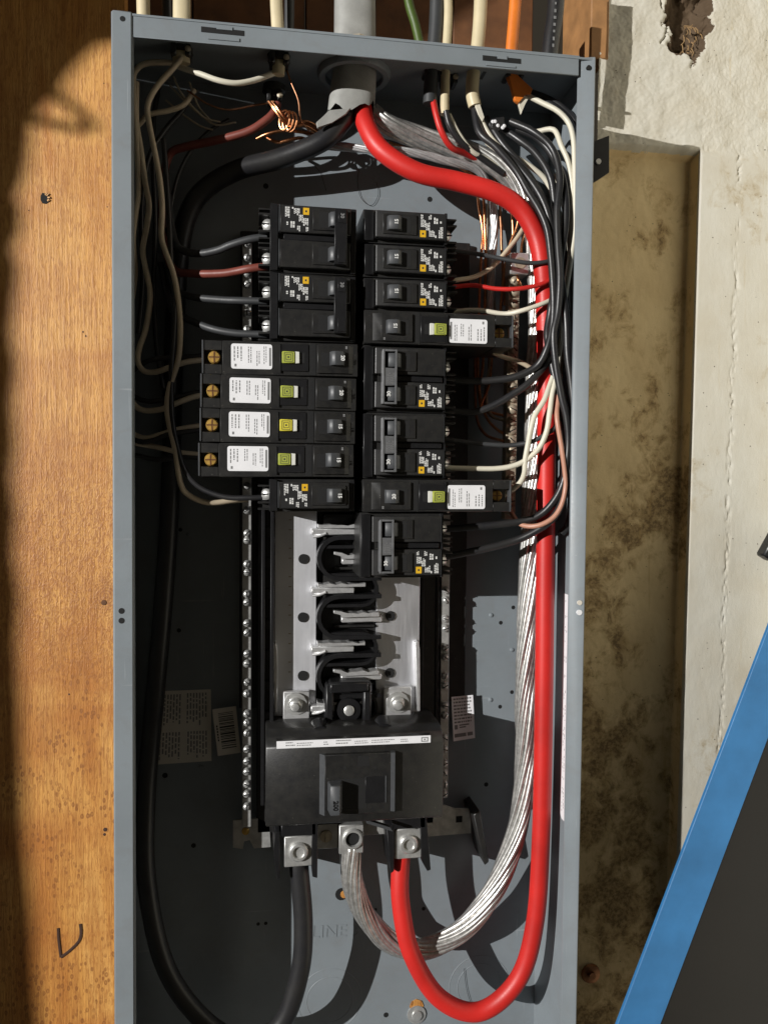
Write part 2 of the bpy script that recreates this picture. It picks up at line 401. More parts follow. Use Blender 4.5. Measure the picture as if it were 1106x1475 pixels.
def d_low(X, Y):
    k = ktop(X, Y); return (DC+.03*fb(X, Y, .9)-.008*fb(X, Y, 5))*(1-k)+dtop(X, Y)*k
def d_pil(X, Y):
    k = ktop(X, Y); e = X-xpil(Y)
    d = DP+.014*fb(X, Y, 1.1)-.004*fb(X, Y, 6)+.02*math.exp(-(e/.02)**2)
    g = xpil(Y)+1.5+.12*noise.noise(Vector((Y*.8, 1, 2)))
    d += .14*max(0, fb(X, Y, 5)+.02)*math.exp(-((X-g)/.1)**2)
    return d*(1-k)+dtop(X, Y)*k
con = thing('concrete_wall', 'stained tan concrete wall with broken plaster, right of the grey panel', 'concrete wall', (18, 40, 5))
cols = [('l', i/100) for i in range(101)]+[('e', i/4) for i in range(1, 5)]+[('r', (i/200)**1.1) for i in range(1, 201)]
NY = 820; rowsg = []
mb = MB()
for j in range(NY+1):
    Y = -9+12*j/400 if j <= 400 else 3+37*(j-400)/420
    a = p1-.35; x = xpil(Y); r = []
    for kind, t in cols:
        if kind == 'l': X = a+(x-.03-a)*t; d = d_low(X, Y)
        elif kind == 'e': X = x-.03+.03*t; d = d_low(x-.03, Y)*(1-t)+d_pil(x, Y)*t
        else: X = x+(23.4-x)*t; d = d_pil(X, Y)
        r.append(mb.bm.verts.new((X, Y, d)))
    rowsg.append(r)
for j in range(NY):
    for i in range(len(cols)-1):
        f = mb.bm.faces.new([rowsg[j][i], rowsg[j][i+1], rowsg[j+1][i+1], rowsg[j+1][i]])
        c = f.calc_center_median(); pale = i > 102 or ktop(c.x, c.y) > .5
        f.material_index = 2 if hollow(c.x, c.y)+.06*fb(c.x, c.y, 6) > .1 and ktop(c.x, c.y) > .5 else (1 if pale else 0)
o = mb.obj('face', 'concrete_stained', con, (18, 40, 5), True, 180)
o.data.materials.append(M['concrete_pale']); o.data.materials.append(M['soil_shaded'])
o = MB().box(23.4, 25, -30, 44, -13, 5).obj('bounce_wall', 'bounce_white', None, (23.4, 40, 0)); tag(o, 'unseen pale wall added at the right to bounce light onto the concrete', 'concrete wall')  # unseen reflector added to bounce light onto the concrete recess
MB().lathe(at(850, 1402, 4.82), [(.38, 0), (.34, .1), (.13, .12), (.13, .2), (.05, .2)], (0, 0, -1), 14).obj('rusty_bolt_head', 'dull_copper', con, (18, 40, 5))
mb = MB()
for i in range(26):
    p = Vector((HX.x+random.uniform(-.1, .6), HX.y+random.uniform(.2, 1.3), 4.3+random.random()*.3)); a = random.uniform(.3, 2.6)
    L = random.uniform(.15, .45); mb.tube([p, p+Vector((L*.6*math.cos(a), L*.6*math.sin(a), -.08)), p+Vector((L*math.cos(a+.3), L*math.sin(a+.3), -.1))], .018, 5)
o = mb.obj('straw_tuft', 'straw', None, HX); tag(o, 'straw and root fibres poking from the hollow in the concrete', None, None, 'stuff')
# ------------------------------------------------------------------ blue edged leaning panel and black corner
q = [at(x, y, 0.2) for x, y in ((1140, 812), (1140, 970), (940, 1500), (880, 1500))]
ang = math.atan2(q[3].y-q[0].y, q[3].x-q[0].x)
lp = thing('leaning_panel', 'dark panel with a broad bright blue edge leaning at the lower right', 'panel', tuple(q[3]))
a, b, c, d_ = q
def ext(p, r, k): return p+(p-r)*k
A = ext(a, d_, .3); B = ext(d_, a, .5); Wd = (b-a).length
e1 = Vector((at(1106, 1062, 0.2).x, at(1106, 1062, 0.2).y)); e2 = Vector((at(951, 1475, 0.2).x, at(951, 1475, 0.2).y))
E1 = e1+(e1-e2)*.6; E2 = e2+(e2-e1)*.6
f1 = Vector((at(1106, 905, 0.2).x, at(1106, 905, 0.2).y)); f2 = Vector((at(889, 1475, 0.2).x, at(889, 1475, 0.2).y))
F1 = f1+(f1-f2)*.6; F2 = f2+(f2-f1)*.5
MB().prism([tuple(F1), tuple(E1), tuple(E2), tuple(F2)], 0.2, 0.34, bev=.012).obj('blue_edge', 'blue_paint', lp, q[3])
off = Vector((4.6, 1.7))
MB().prism([tuple(E1+Vector((.02, .02))), tuple(E1+off), tuple(E2+off), tuple(E2+Vector((.02, .02)))], 0.26, 0.5).obj('dark_face', 'dark_face', lp, q[3], False)
p = at(1104, 790, 2.2)
o = MB().prism([tuple(at(*k, 2.2))[:2] for k in ((1122, 758), (1150, 772), (1150, 812), (1112, 809), (1099, 800))], 2.2, 2.7, bev=.06).obj('black_handle_end', 'satin_black', None, p); tag(o, 'black rounded plastic end poking in at the right edge of the photo', 'plastic end')
# ------------------------------------------------------------------ unseen shape added off to the left to shade the plywood
PLY = [(-140, 1700), (58, 1700), (52, 1480), (46, 1400), (40, 1300), (30, 1200), (27, 1100), (24, 1010), (20, 930), (24, 860), (15, 800), (19, 740), (12, 690), (18, 640), (14, 580), (20, 530), (12, 480), (17, 430), (22, 390), (14, 360), (26, 330), (26, 300), (18, 285), (30, 258), (36, 225), (40, 182), (62, 150), (80, 132), (96, 105), (118, 82), (135, 66), (160, 62), (230, 45), (330, 25), (450, -40), (600, -140), (600, -500), (-140, -500)]
tt = .67
bt = thing('shadow_blocker', 'unseen ragged brown insulation hanging outside the photo on the left', 'blocker')
mb = MB(); pts = [LAMP+(at(x+8, y, 3.78)-LAMP)*tt for x, y in PLY]
bt.location = W(*pts[0]); mb.prism([(p.x, p.y) for p in pts], pts[0].z, pts[0].z+.8)
mb.obj('blocker_sheet', 'blocker_brown', bt, pts[0], False)
mb = MB(); mb.tube([LAMP+(at(x, y, 3.78)-LAMP)*tt for x, y in ((70, 120), (100, 150), (128, 172), (134, 182), (120, 186), (85, 180), (40, 172))], .1, 8)
mb.obj('shadow_strand', 'blocker_brown', bt, pts[0])  # strand added to cast the V-shaped shadow on the plywood
# ------------------------------------------------------------------ the enclosure
O = (7, BOT, DB)
box = thing('breaker_panel', 'open grey steel breaker panel full of breakers and wires', 'breaker panel', O)
def bp(mb, name, mat, parent=None, **k): return mb.obj(name, mat, parent or box, O, **k)
def holed_plate(): 
    mb = MB(); mb.prism([(xl(0)+.03, .05), (xrr(0)-.03, .05), (xrr(BOT)-.03, BOT), (xl(BOT)+.03, BOT)], DB-.05, DB); return mb
back = bp(holed_plate(), 'back_plate', 'grey_paint', smooth=False)
def slab(p, q, d0, d1, t):   # wall slab between two (x,y) points, thickness t inward along +x
    return [(p[0], p[1]), (q[0], q[1]), (q[0]+t, q[1]), (p[0]+t, p[1])]
bp(MB().prism(slab((xl(0)+.02, .1), (xl(BOT)+.02, BOT), 0, 0, .06), .03, DB-.04), 'side_wall', 'grey_paint')
rw = bp(MB().prism(slab((xrr(0)-.08, .1), (xrr(BOT)-.08, BOT), 0, 0, .06), .03, DB-.04), 'side_wall', 'grey_paint')
top_y = lambda X: TL.y+(TR.y-TL.y)*X/14.25
bp(MB().prism([(xl(0)+.03, .03), (xrr(0)-.03, .03+TR.y), (xrr(0)-.03, .09+TR.y), (xl(0)+.03, .09)], .03, DB-.04), 'top_wall', 'grey_paint')
bp(MB().box(.1, 14, BOT-.06, BOT, .03, DB-.04), 'bottom_wall', 'grey_paint')
lw, rwid = .58, .5
lf = bp(MB().prism([(xl(0), -.02), (xl(0)+lw, -.02), (xl(BOT)+lw, BOT), (xl(BOT), BOT)], 0, .3, bev=.05), 'rim_flange', 'grey_paint')
mb = MB(); X0, X1, X2, X3 = xrr(0)-rwid, xrr(0), xrr(BOT), xrr(BOT)-rwid+.06; yt_ = TR.y-.02      # right flange leans back a little on its inner side
vs = [mb.bm.verts.new(v) for v in ((X0, yt_, .15), (X1, yt_, 0), (X2, BOT, 0), (X3, BOT, .15), (X0, yt_, .25), (X1, yt_, .25), (X2, BOT, .25), (X3, BOT, .25))]
for q_ in ((0, 1, 2, 3), (4, 7, 6, 5), (0, 4, 5, 1), (1, 5, 6, 2), (2, 6, 7, 3), (3, 7, 4, 0)): mb.bm.faces.new([vs[k] for k in q_])
bmesh.ops.bevel(mb.bm, geom=mb.bm.edges[:], offset=.03, segments=1, affect='EDGES')
rf = bp(mb, 'rim_flange', 'grey_paint')
tf = bp(MB().prism([(lw+.02, .06), (xrr(0)-rwid-.02, TR.y+.0), (xrr(0)-rwid-.02, TR.y+.58), (lw+.02, .66)], .05, .11, bev=.015), 'rim_flange', 'grey_paint')
bp(MB().prism([(xl(0)+lw, .02), (xrr(0)-rwid, TR.y-.02), (xrr(0)-rwid, TR.y+.05), (xl(0)+lw, .08)], .06, .5), 'rim_return', 'grey_paint')
def hole(px, py, D, r, par, name='screw_hole', mat='void_black', sx=1):
    p = at(px, py, D); return bp(MB().lathe((p.x, p.y, D), [(r, -.03), (r, .006 if D < .02 else .05)], (0, 0, -1), 14, sx), name, mat, par)
hole(177, 27, -.001, .075, lf); hole(175.5, 880, -.001, .085, lf); hole(175.5, 894, -.001, .085, lf)
hole(847, 98, .055, .07, rf); hole(834, 868, .055, .075, rf, 'paint_dot', 'label_tan'); hole(833.5, 882, .055, .085, rf, 'paint_dot', 'label_white')
mb = MB()
for pp in (((290, 38), (352, 44.5), (352, 52), (290, 46)), ((695, 79.5), (750, 85), (750, 92), (695, 87))):
    mb.prism([tuple(at(*k, .045))[:2] for k in pp], .04, .052)
bp(mb, 'keyhole_slot', 'void_black', tf, smooth=False)
mb = MB()
for pp in (((312, 37), (335, 39), (335, 44), (312, 42)), ((716, 79), (730, 80.5), (730, 86), (716, 84.5)), ((300, 51), (345, 55), (345, 60), (300, 56)), ((700, 91), (742, 95), (742, 98), (700, 94))):
    mb.prism([tuple(at(*k, .03))[:2] for k in pp], .02, .05)
bp(mb, 'slot_tab', 'grey_paint', tf)
# mounting ear on the outside right
mb = MB(); mb.prism([tuple(at(*k, 1.9))[:2] for k in ((852, 206), (875, 197), (875, 250), (852, 265))], 1.8, 2.0)
ear = bp(mb, 'mounting_ear', 'satin_black', smooth=False); hole(861, 233, 1.79, .09, ear, 'ear_screw', 'zinc')
# holes and dimples of the back
mb = MB()
for px, py, r in ((383, 268, .09), (619, 287, .09), (739, 875, .07), (721, 897, .07), (737, 997, .07), (720, 1018, .07), (700, 1130, .08), (383, 1330, .06), (372, 1331, .06), (556, 1462, .09), (610, 1309, .07), (260, 763, .06), (258, 908, .07), (238, 1117, .09), (279, 1218, .08), (492, 1288, .22), (541, 1310, .05)):
    p = at(px, py, DB-.055); mb.lathe((p.x, p.y, DB-.05), [(r, 0), (r, .004)], (0, 0, -1), 14)
bp(mb, 'back_hole', 'void_black', back)
mb = MB()
for px, py in ((707, 886), (737, 936), (706, 1008), (272, 770), (290, 1105)):
    p = at(px, py, DB-.055); mb.lathe((p.x, p.y, DB-.05), [(.08, 0), (.07, .03), (.03, .05)], (0, 0, -1), 12)
bp(mb, 'back_dimple', 'grey_paint', back)
p = at(496, 1288, DB-.05); bp(MB().lathe((p.x, p.y, DB-.053), [(.14, 0), (.14, .002)], (0, 0, -1), 12), 'hole_wood', 'plywood', back)
mb = MB()
for px, py, r in ((690, 1420, 1.1), (690, 1420, .8), (475, 1440, 1.1), (475, 1440, .8)):
    c = at(px, py, DB-.05); mb.tube([(c.x+r*math.cos(a*.2094), c.y+r*math.sin(a*.2094), DB-.045) for a in range(31)], .016, 6, cap=False)
bp(mb, 'knockout_ring', 'grey_paint', back)
e = at(484, 1342, DB-.06); bp(text_bm('LINE 3', .62, (e.x, e.y), 2, DB-.05, .015), 'stamped_lettering', 'grey_paint', back)
p = at(600, 1462, DB-.1); sc_ = bp(MB().lathe((p.x, p.y, DB-.05), [(.33, 0), (.33, .05), (.18, .06), (.17, .13), (.08, .15)], (0, 0, -1), 18), 'mounting_screw', 'zinc', back)
p = at(600, 1450, DB-.1); bp(MB().lathe((p.x, p.y, DB-.05), [(.25, 0), (.25, .03)], (0, 0, -1), 8), 'wood_chip', 'plywood', back)
# stickers
def sticker(name, quad, D, mat, txt=None, parent=None):
    pts = [at(x, y, D) for x, y in quad]
    mb = MB(); mb.prism([(p.x, p.y) for p in pts], D, D+.012, bev=0)
    o = bp(mb, name, mat, parent or back, smooth=False); return o, pts
def sub(pts, u, v):   # bilinear
    return (pts[0]*(1-u)+pts[1]*u)*(1-v)+(pts[3]*(1-u)+pts[2]*u)*v
def print_quads(pts, spec, dz):
    mb = MB()
    for u0, u1, v0, v1 in spec:
        mb.quad([sub(pts, u0, v0)+Vector((0, 0, -dz)), sub(pts, u1, v0)+Vector((0, 0, -dz)), sub(pts, u1, v1)+Vector((0, 0, -dz)), sub(pts, u0, v1)+Vector((0, 0, -dz))])
    return mb
def textcols(u0, u1, v0, v1, n, fill=.5, w=(.03, .09), g=.02, seed=1):
    R = random.Random(seed); out = []
    for i in range(n):
        v = v0; ue = u0+(u1-u0)*i/n; end = v1-(v1-v0)*R.random()*.25
        while v < end-.01:
            k = min(R.uniform(*w), end-v); out.append((ue, ue+(u1-u0)/n*fill, v, v+k)); v += k+g
    return out
o, pts = sticker('warning_sticker', ((222, 996), (304, 993), (305, 1096), (216, 1102)), DB-.064, 'label_tan')
bp(print_quads(pts, textcols(.03, .5, .05, .52, 9, seed=2)+textcols(.58, .95, .04, .5, 7, seed=3)+textcols(.03, .5, .57, .96, 9, seed=4)+textcols(.6, .95, .57, .95, 7, seed=5), .004), 'fine_print', 'print_grey', o, smooth=False)
o, pts = sticker('barcode_sticker', ((306, 1022), (340, 1017), (347, 1084), (314, 1089)), DB-.5, 'label_tan')
R = random.Random(4); bars = []; v = .1
while v < .88:
    k = R.choice((.012, .02, .035)); bars.append((.22, .85, v, v+k)); v += k+R.choice((.012, .02, .03))
bp(print_quads(pts, bars+[(.08, .14, .35+.06*i, .39+.06*i) for i in range(6)], .004), 'bar_code', 'print_dark', o, smooth=False)
o, pts = sticker('listing_sticker', ((650, 1004), (681, 1001), (684, 1063), (653, 1068)), DB-.36, 'label_white')
R = random.Random(9); sp = []
for i in range(8):
    u = .08
    while u < .85: k = R.uniform(.05, .16); sp.append((u, min(u+k, .9), .04+.075*i, .075+.075*i)); u += k+.03
sp += [(.3, .75, .64, .67), (.3, .6, .69, .72), (.08, .22, .64, .74), (.06, .6, .84, .92), (.65, .9, .84, .92)]
bp(print_quads(pts, sp, .004), 'fine_print', 'print_grey', o, smooth=False)
# long sticker on the right side wall
def wallpt(Y, D): return Vector((xrr(Y)-.085, Y, D))
mb = MB(); ya, yb = 16.65, 24.1
mb.quad([wallpt(ya, .55), wallpt(ya, 1.55), wallpt(yb-.15, 1.55), wallpt(yb, 1.4), wallpt(yb, .55)])
st = bp(mb, 'wiring_sticker', 'label_white', rw, smooth=False)
mb = MB(); R = random.Random(5); y = ya+.2
while y < yb-.3:
    for k in range(7):
        if R.random() < .5: a = Vector((-.004, 0, 0)); L = R.uniform(.03, .1); mb.quad([wallpt(y, .65+.12*k)+a, wallpt(y, .68+.12*k)+a, wallpt(y+L, .68+.12*k)+a, wallpt(y+L, .65+.12*k)+a])
    y += .12 if R.random() < .9 else .5
bp(mb, 'fine_print', 'print_grey', st, smooth=False)
# ------------------------------------------------------------------ bus assembly (fixed to the panel)
DBUS = 2.25
def xy(px, py, D): p = at(px, py, D); return p.x, p.y
tx0, ty0 = xy(372, 330, 3.2); tx1, ty1 = xy(655, 1180, 3.2)
fx0_, fx1_ = at(345, 900, 3.45).x, at(671, 900, 3.45).x
tray = bp(MB().box(tx0, at(630, 900, 2.75).x, ty0, ty1, 2.9, 3.5, .05), 'insulating_tray', 'black_plastic')
# long moulded ribs of the tray with slots
for xa, xb, ya_, yb_, rd in ((377, 394, 700, 1160, 1.75), (606, 630, 828, 1150, 2.86)):
    a, b = xy(xa, ya_, rd), xy(xb, yb_, rd)
    r_ = bp(MB().box(a[0], a[0]+.12, a[1], b[1], rd, 3.2, .02).box(b[0]-.12, b[0], a[1], b[1], rd, 3.2, .02).box(a[0]+.12, b[0]-.12, a[1], b[1], rd+.3, 3.3), 'tray_rib', 'satin_black', tray)
    mb = MB(); y = a[1]+.3
    while y < b[1]-.4: mb.box(a[0]+.08, b[0]-.08, y, y+.34, rd+.18, rd+.31, .02); y += .98
    bp(mb, 'rib_slot', 'black_plastic', tray)
lb0, lb1 = xy(396, 700, DBUS), xy(455, 1030, DBUS)
bl_ = bp(MB().box(lb0[0], lb1[0], lb0[1]-8, lb1[1], DBUS, DBUS+.12, .02), 'bus_bar', 'bus_metal', tray)
rb0, rb1 = xy(543, 700, DBUS), xy(603, 1030, DBUS)
br_ = bp(MB().box(rb0[0], rb1[0], rb0[1]-8, rb1[1], DBUS, DBUS+.12, .02), 'bus_bar', 'bus_metal_dim_reflection', tray)
for px, py, par in ((437, 805, bl_), (436, 889, bl_), (436, 973, bl_), (562, 887, br_), (561, 969, br_)):
    hole(px, py, DBUS-.001, .16, par, 'bus_hole')
for a, par in (((395, 928), bl_), ((600, 926), br_)):
    p0_, p1_ = at(*a, DBUS-.3), at(a[0]+4, a[1]+98, DBUS-.3)
    bp(MB().prism([(p0_.x-.05, p0_.y), (p0_.x+.05, p0_.y-.05), (p0_.x+.1, p0_.y+.2), (p1_.x+.02, p1_.y), (p1_.x-.07, p1_.y)], DBUS-.35, DBUS+.1, bev=.015), 'bus_edge_fold', 'aluminium', par)
mb = MB()
for i in range(7):
    y = at(417, 748+41*i, DBUS).y; x = at(417, 800, DBUS).x
    mb.box(x-.02, x+.06, y, y+.03, DBUS-.006, DBUS+.01); mb.box(x-.02, x+.06, y+.32, y+.35, DBUS-.006, DBUS+.01)
bp(mb, 'scored_tick', 'dull_zinc', bl_)
# centre insulators and stabs
def u_insulator(xa, xb, ya_, yb_, openr):
    r = (yb_-ya_)/2; cy = (ya_+yb_)/2; pts = []
    n = 12
    if openr:
        out = [(xb, ya_)]+[(xa+r-r*math.sin(math.pi*i/n)*1, cy-r*math.cos(math.pi*i/n)) for i in range(n+1)]+[(xb, yb_)]
        k = .82; inn = [(xb, cy+r*k)]+[(xa+r-r*k*math.sin(math.pi*i/n), cy+r*k*math.cos(math.pi*i/n)) for i in range(n+1)]+[(xb, cy-r*k)]
    else:
        out = [(xa, ya_)]+[(xb-r+r*math.sin(math.pi*i/n), cy-r*math.cos(math.pi*i/n)) for i in range(n+1)]+[(xa, yb_)]
        k = .82; inn = [(xa, cy+r*k)]+[(xb-r+r*k*math.sin(math.pi*i/n), cy+r*k*math.cos(math.pi*i/n)) for i in range(n+1)]+[(xa, cy-r*k)]
    return out+inn, out
c0, c1 = xy(456, 760, 2), xy(542, 990, 2)
for k in range(-5, 3):
    ycl = at(500, 803+84*k, 2).y; ycr = at(500, 848+84*k, 2).y
    ring, out = u_insulator(c0[0], c1[0]+.1, ycl-.72, ycl+.72, True)
    if k >= 0:
        t = bp(MB().prism(ring, 1.7, 2.5), 'insulator_wall', 'satin_black', tray)
        bp(MB().prism(out, 2.4, 2.7).box(c0[0]+.6, c1[0]-.05, ycl+.33, ycl+.4, 2.15, 2.45).box(c0[0]+.6, c1[0]-.05, ycl-.4, ycl-.33, 2.15, 2.45).box(c0[0]+.25, c1[0]-.3, ycl+.5, ycl+.62, 1.95, 2.45, .02), 'insulator_base', 'black_plastic', tray)
        R = random.Random(k)
        f = MB(); xa = at(481, 803, 1.9).x; xb = c1[0]+.05
        pts = [(xa, ycl-.2), (xa+.28, ycl-.16)]+[(xa+.28+(xb-xa-.28)*j/7, ycl-.13+.05*(j % 2)+R.uniform(-.02, .02)) for j in range(1, 7)]+[(xb, ycl-.12), (xb, ycl+.02), (xa+.26, ycl+.04), (xa+.24, ycl-.06), (xa, ycl-.1)]
        f.prism(pts, 1.85, 2.3, bev=.012); f.box(xa+.26, xb+.12, ycl+.02, ycl+.22, 2.0, 2.3, .03)
        s_ = bp(f, 'bus_stab', 'aluminium', br_)
    if k >= -1:
        ring, out = u_insulator(c0[0]+.25, c1[0]+.02, ycr-.52, ycr+.56, False)
        bp(MB().prism(ring, 1.75, 2.5), 'insulator_wall', 'satin_black', tray)
        bp(MB().prism(out, 2.35, 2.7), 'insulator_base', 'black_plastic', tray)
        R = random.Random(k+50); f = MB(); xa = at(453, 848, 1.9).x; xb = at(526, 848, 1.9).x
        pts = [(xa+.1, ycr-.2)]+[(xa+.1+(xb-xa-.1)*j/8, ycr-.2+.05*(j % 2)+R.uniform(-.02, .02)) for j in range(1, 9)]+[(xb, ycr-.08), (xa+.1, ycr-.08)]
        f.prism(pts, 1.8, 2.3, bev=.01); f.box(xa-.1, xb-.35, ycr-.06, ycr+.14, 1.85, 2.3, .03); f.tube([(xa-.05, ycr+.2, 1.9), (xa+.15, ycr+.17, 1.86), (xa+.36, ycr+.08, 1.84)], .045, 8)
        bp(f, 'bus_stab', 'aluminium', bl_)
# neutral bars with screws
def terminal_bar(px, ya_, yb_, D, wid, ys, mat, smat, seed, slotted=False):
    a = at(px[0], ya_, D); b = at(px[1], yb_, D); w = wid/2
    bar = bp(MB().prism([(a.x-w, a.y), (a.x+w, a.y), (b.x+w, b.y), (b.x-w, b.y)], D, D+.4, bev=.025), 'neutral_bar', mat)
    R = random.Random(seed); me = {}
    for y in ys:
        t = (y-ya_)/(yb_-ya_); p = at(px[0]+(px[1]-px[0])*t, y, D)
        h = R.uniform(-.02, .06)
        mb = MB(); mb.lathe((0, 0, 0), [(w*.86, .1), (w*.88, -.03-h), (w*.75, -.1-h), (w*.5, -.135-h), (w*.2, -.15-h)], (0, 0, 1), 14)
        o = mb.obj('screw', smat, bar); o.location = W(p.x, p.y, D)-W(*O)
        sl = MB(); k = R.uniform(0, 3.1); T = Matrix.Rotation(k, 4, 'Z')
        sl.box(-w*.6, w*.6, -.016, .016, -.152-h, -.1-h, T=T)
        s2 = sl.obj('slot', 'void_black', o)
    return bar
ysl = [352, 372]+[395, 410, 437, 452, 475]
y = 700
pair = []
for a in (700, 735, 768, 778, 812, 824, 855, 867, 897, 911, 941, 955, 982, 998, 1027, 1040, 1055, 1078, 1095, 1110, 1128, 1142, 1160): pair.append(a)
terminal_bar((356, 355.5), 340, 1192, 2.55, .3, ysl+pair, 'zinc', 'zinc', 3)
terminal_bar((643, 639), 650, 1150, 2.95, .3, [660, 690, 720, 735, 850, 864, 891, 905, 933, 946, 973, 987, 1015, 1030, 1062, 1078, 1098, 1112, 1128, 1142], 'zinc', 'zinc', 4)
nbr = terminal_bar((741, 734), 385, 748, 2.1, .37, [405, 421, 437, 455, 470, 488, 503, 519, 534, 558, 573, 590, 606, 620, 634, 648, 663, 690, 703, 722, 736], 'dull_zinc', 'dull_zinc', 5)
bp(MB().box(*[k for pr in ((at(735, 363, 1.8).x, at(762, 363, 1.8).x), (at(735, 363, 1.8).y, at(735, 394, 1.8).y)) for k in pr], 1.8, 2.5, .03), 'lug_block', 'zinc', nbr)
p = at(749, 379, 1.8); l_ = bp(MB().lathe((p.x, p.y, 1.8), [(.19, 0), (.19, .02), (.15, .02), (.15, .01)], (0, 0, -1), 16), 'lug_screw', 'dull_zinc', nbr)
# bolts on the bus tops and centre post
for px, py, par, bx in ((426, 1014, bl_, (408, 446, 996, 1045)), (573, 1012, br_, (552, 592, 990, 1034))):
    a = at(bx[0], bx[2], 2.0); b = at(bx[1], bx[3], 2.0)
    t = bp(MB().box(a.x, b.x, a.y, b.y, 1.95, 2.2, .03), 'bus_tab', 'aluminium', par)
    p = at(px, py, 1.9); bp(MB().lathe((p.x, p.y, 1.95), [(.37, 0), (.37, .06), (.24, .07), (.22, .2), (.17, .26), (.13, .27), (.13, .36), (.05, .38)], (-.1, .1, -1), 12), 'bus_bolt', 'zinc', par)
p = at(502, 1020, 1.5)
post = bp(MB().box(p.x-.74, p.x-.46, p.y-.8, p.y+.75, 1.5, 2.7, .06).box(p.x+.46, p.x+.74, p.y-.8, p.y+.75, 1.5, 2.7, .06).box(p.x-.62, p.x+.62, p.y-.86, p.y-.52, 1.35, 2.7, .06).box(p.x-.5, p.x+.5, p.y-.6, p.y+.75, 1.9, 2.7, .02), 'centre_post', 'satin_black', tray)
p = at(503, 1024, 1.55); bp(MB().lathe((p.x, p.y, 1.92), [(.46, 0), (.38, .3), (.2, .32), (.18, .26)], (0, 0, -1), 18), 'post_boss', 'satin_black', post)
bp(MB().lathe((p.x, p.y, 1.64), [(.17, 0), (.17, .08), (.12, .11), (.04, .115)], (0, 0, -1), 14), 'post_screw', 'zinc', post)
# bracket feet of the interior
for pp, hx in ((((336, 1182), (372, 1179), (388, 1186), (390, 1220), (366, 1222), (360, 1210), (352, 1212), (350, 1223), (336, 1221)), (354, 1197)), (((604, 1168), (640, 1160), (655, 1165), (678, 1165), (678, 1200), (604, 1206)), None)):
    mb = MB(); mb.prism([xy(*k, 2.9) for k in pp], 2.9, 2.98)
    br = bp(mb, 'mounting_bracket', 'zinc', tray)
    if hx: p = at(*hx, 2.9); bp(MB().lathe((p.x, p.y, 2.9), [(.13, 0), (.12, .05), (.05, .08)], (0, 0, -1), 12), 'bracket_screw', 'brass', br)
    else: p = at(661, 1180, 2.9); bp(MB().box(p.x-.11, p.x+.11, p.y-.11, p.y+.11, 2.893, 2.9), 'square_hole', 'void_black', br)
# black plastic clips standing on the back, right of the tray
for pp, D, top in ((((680, 1172), (690, 1166), (703, 1240), (697, 1245)), 2.4, 2.3),):
    bp(MB().prism([xy(*k, D) for k in pp], top, DB-.1, bev=.06 if top > 3 else .03), 'plastic_clip', 'black_plastic', tray)
bp(MB().box(fx0_, fx1_, ty0, at(660, 1010, 3.45).y, 3.45, DB-.08, .03), 'tray_flange', 'black_plastic', tray)
# ------------------------------------------------------------------ branch breakers
def wedge_handle(u, v, w=.2, hang=.0, wide=None):
    h = wide or w
    return MB().prism([(u-.42, .3), (u-.27, -.2), (u-.16, -.26), (u+.1, -.2), (u+.14, -.1), (u+.14, .3)], v-h, v+h, 'y', .012)
def emblem(mb, x, y, s, d):   # concentric square mark with a D inside
    t = s*.12
    for k in (1, .62):
        a = s*k
        mb.rect(x-a, x+a, y-a, y-a+t, d); mb.rect(x-a, x+a, y+a-t, y+a, d); mb.rect(x-a, x-a+t, y-a+t, y+a-t, d); mb.rect(x+a-t, x+a, y-a+t, y+a-t, d)
    mb.rect(x-s*.2, x+s*.2, y-s*.2, y+s*.2, d)
def label_print(root, face, v, seed):
    R = random.Random(seed); mb = MB()
    d = -.006
    for x0, x1, y0, y1, n in ((-1.66, -1.52, -.33, .0, 3), (-1.46, -1.4, -.33, -.26, 1), (-1.4, -1.22, -.3, -.1, 4), (-1.25, -1.12, -.12, .12, 3), (-1.12, -.96, -.03, .22, 3), (-1.5, -1.36, .08, .3, 2), (-1.62, -1.55, .1, .2, 1), (-1.04, -.96, .22, .36, 2), (-1.3, -1.2, .2, .36, 2)):
        dashes(mb, x0, x1, v+y0, v+y1, n, d, .025, .09, .015, .72, rnd=R)
    mb.obj('print', 'print_white', face)
    y = MB(); y.rect(-1.13, -.95, v-.33, v-.13, d-.001); lo_ = y.obj('yellow_mark', 'print_yellow', face)
    b = MB(); s = .028; b.rect(-1.04-s, -1.04+s, v-.23-s, v-.23+s, d-.003); b.obj('mark_centre', 'print_dark', face)
def terminal(root, v):
    m_ = MB()
    m_.box(-2.44, -2.08, v-.3, v-.24, .55, 1.6, .01).box(-2.44, -2.08, v+.2, v+.26, .55, 1.6, .01).box(-2.44, -2.08, v+.4, v+.45, .6, 1.6, .01).box(-2.44, -2.08, v-.45, v-.4, .6, 1.6, .01)
    m_.box(-2.3, -2.06, v-.46, v+.46, 1.1, 1.7)
    m_.obj('terminal_shroud', 'black_plastic', root)
    s = MB(); s.lathe((-2.18, v-.02, .75), [(.17, .2), (.17, 0), (.12, -.04), (.04, -.05)], (.35, 0, 1), 12); s.box(-2.3, -2.06, v-.15, v+.16, .82, .88, .01); t = s.obj('terminal_screw', 'zinc', root)
    sl = MB(); sl.box(-2.34, -2.02, v-.04, v-.0, .68, .71); sl.obj('slot', 'void_black', t)
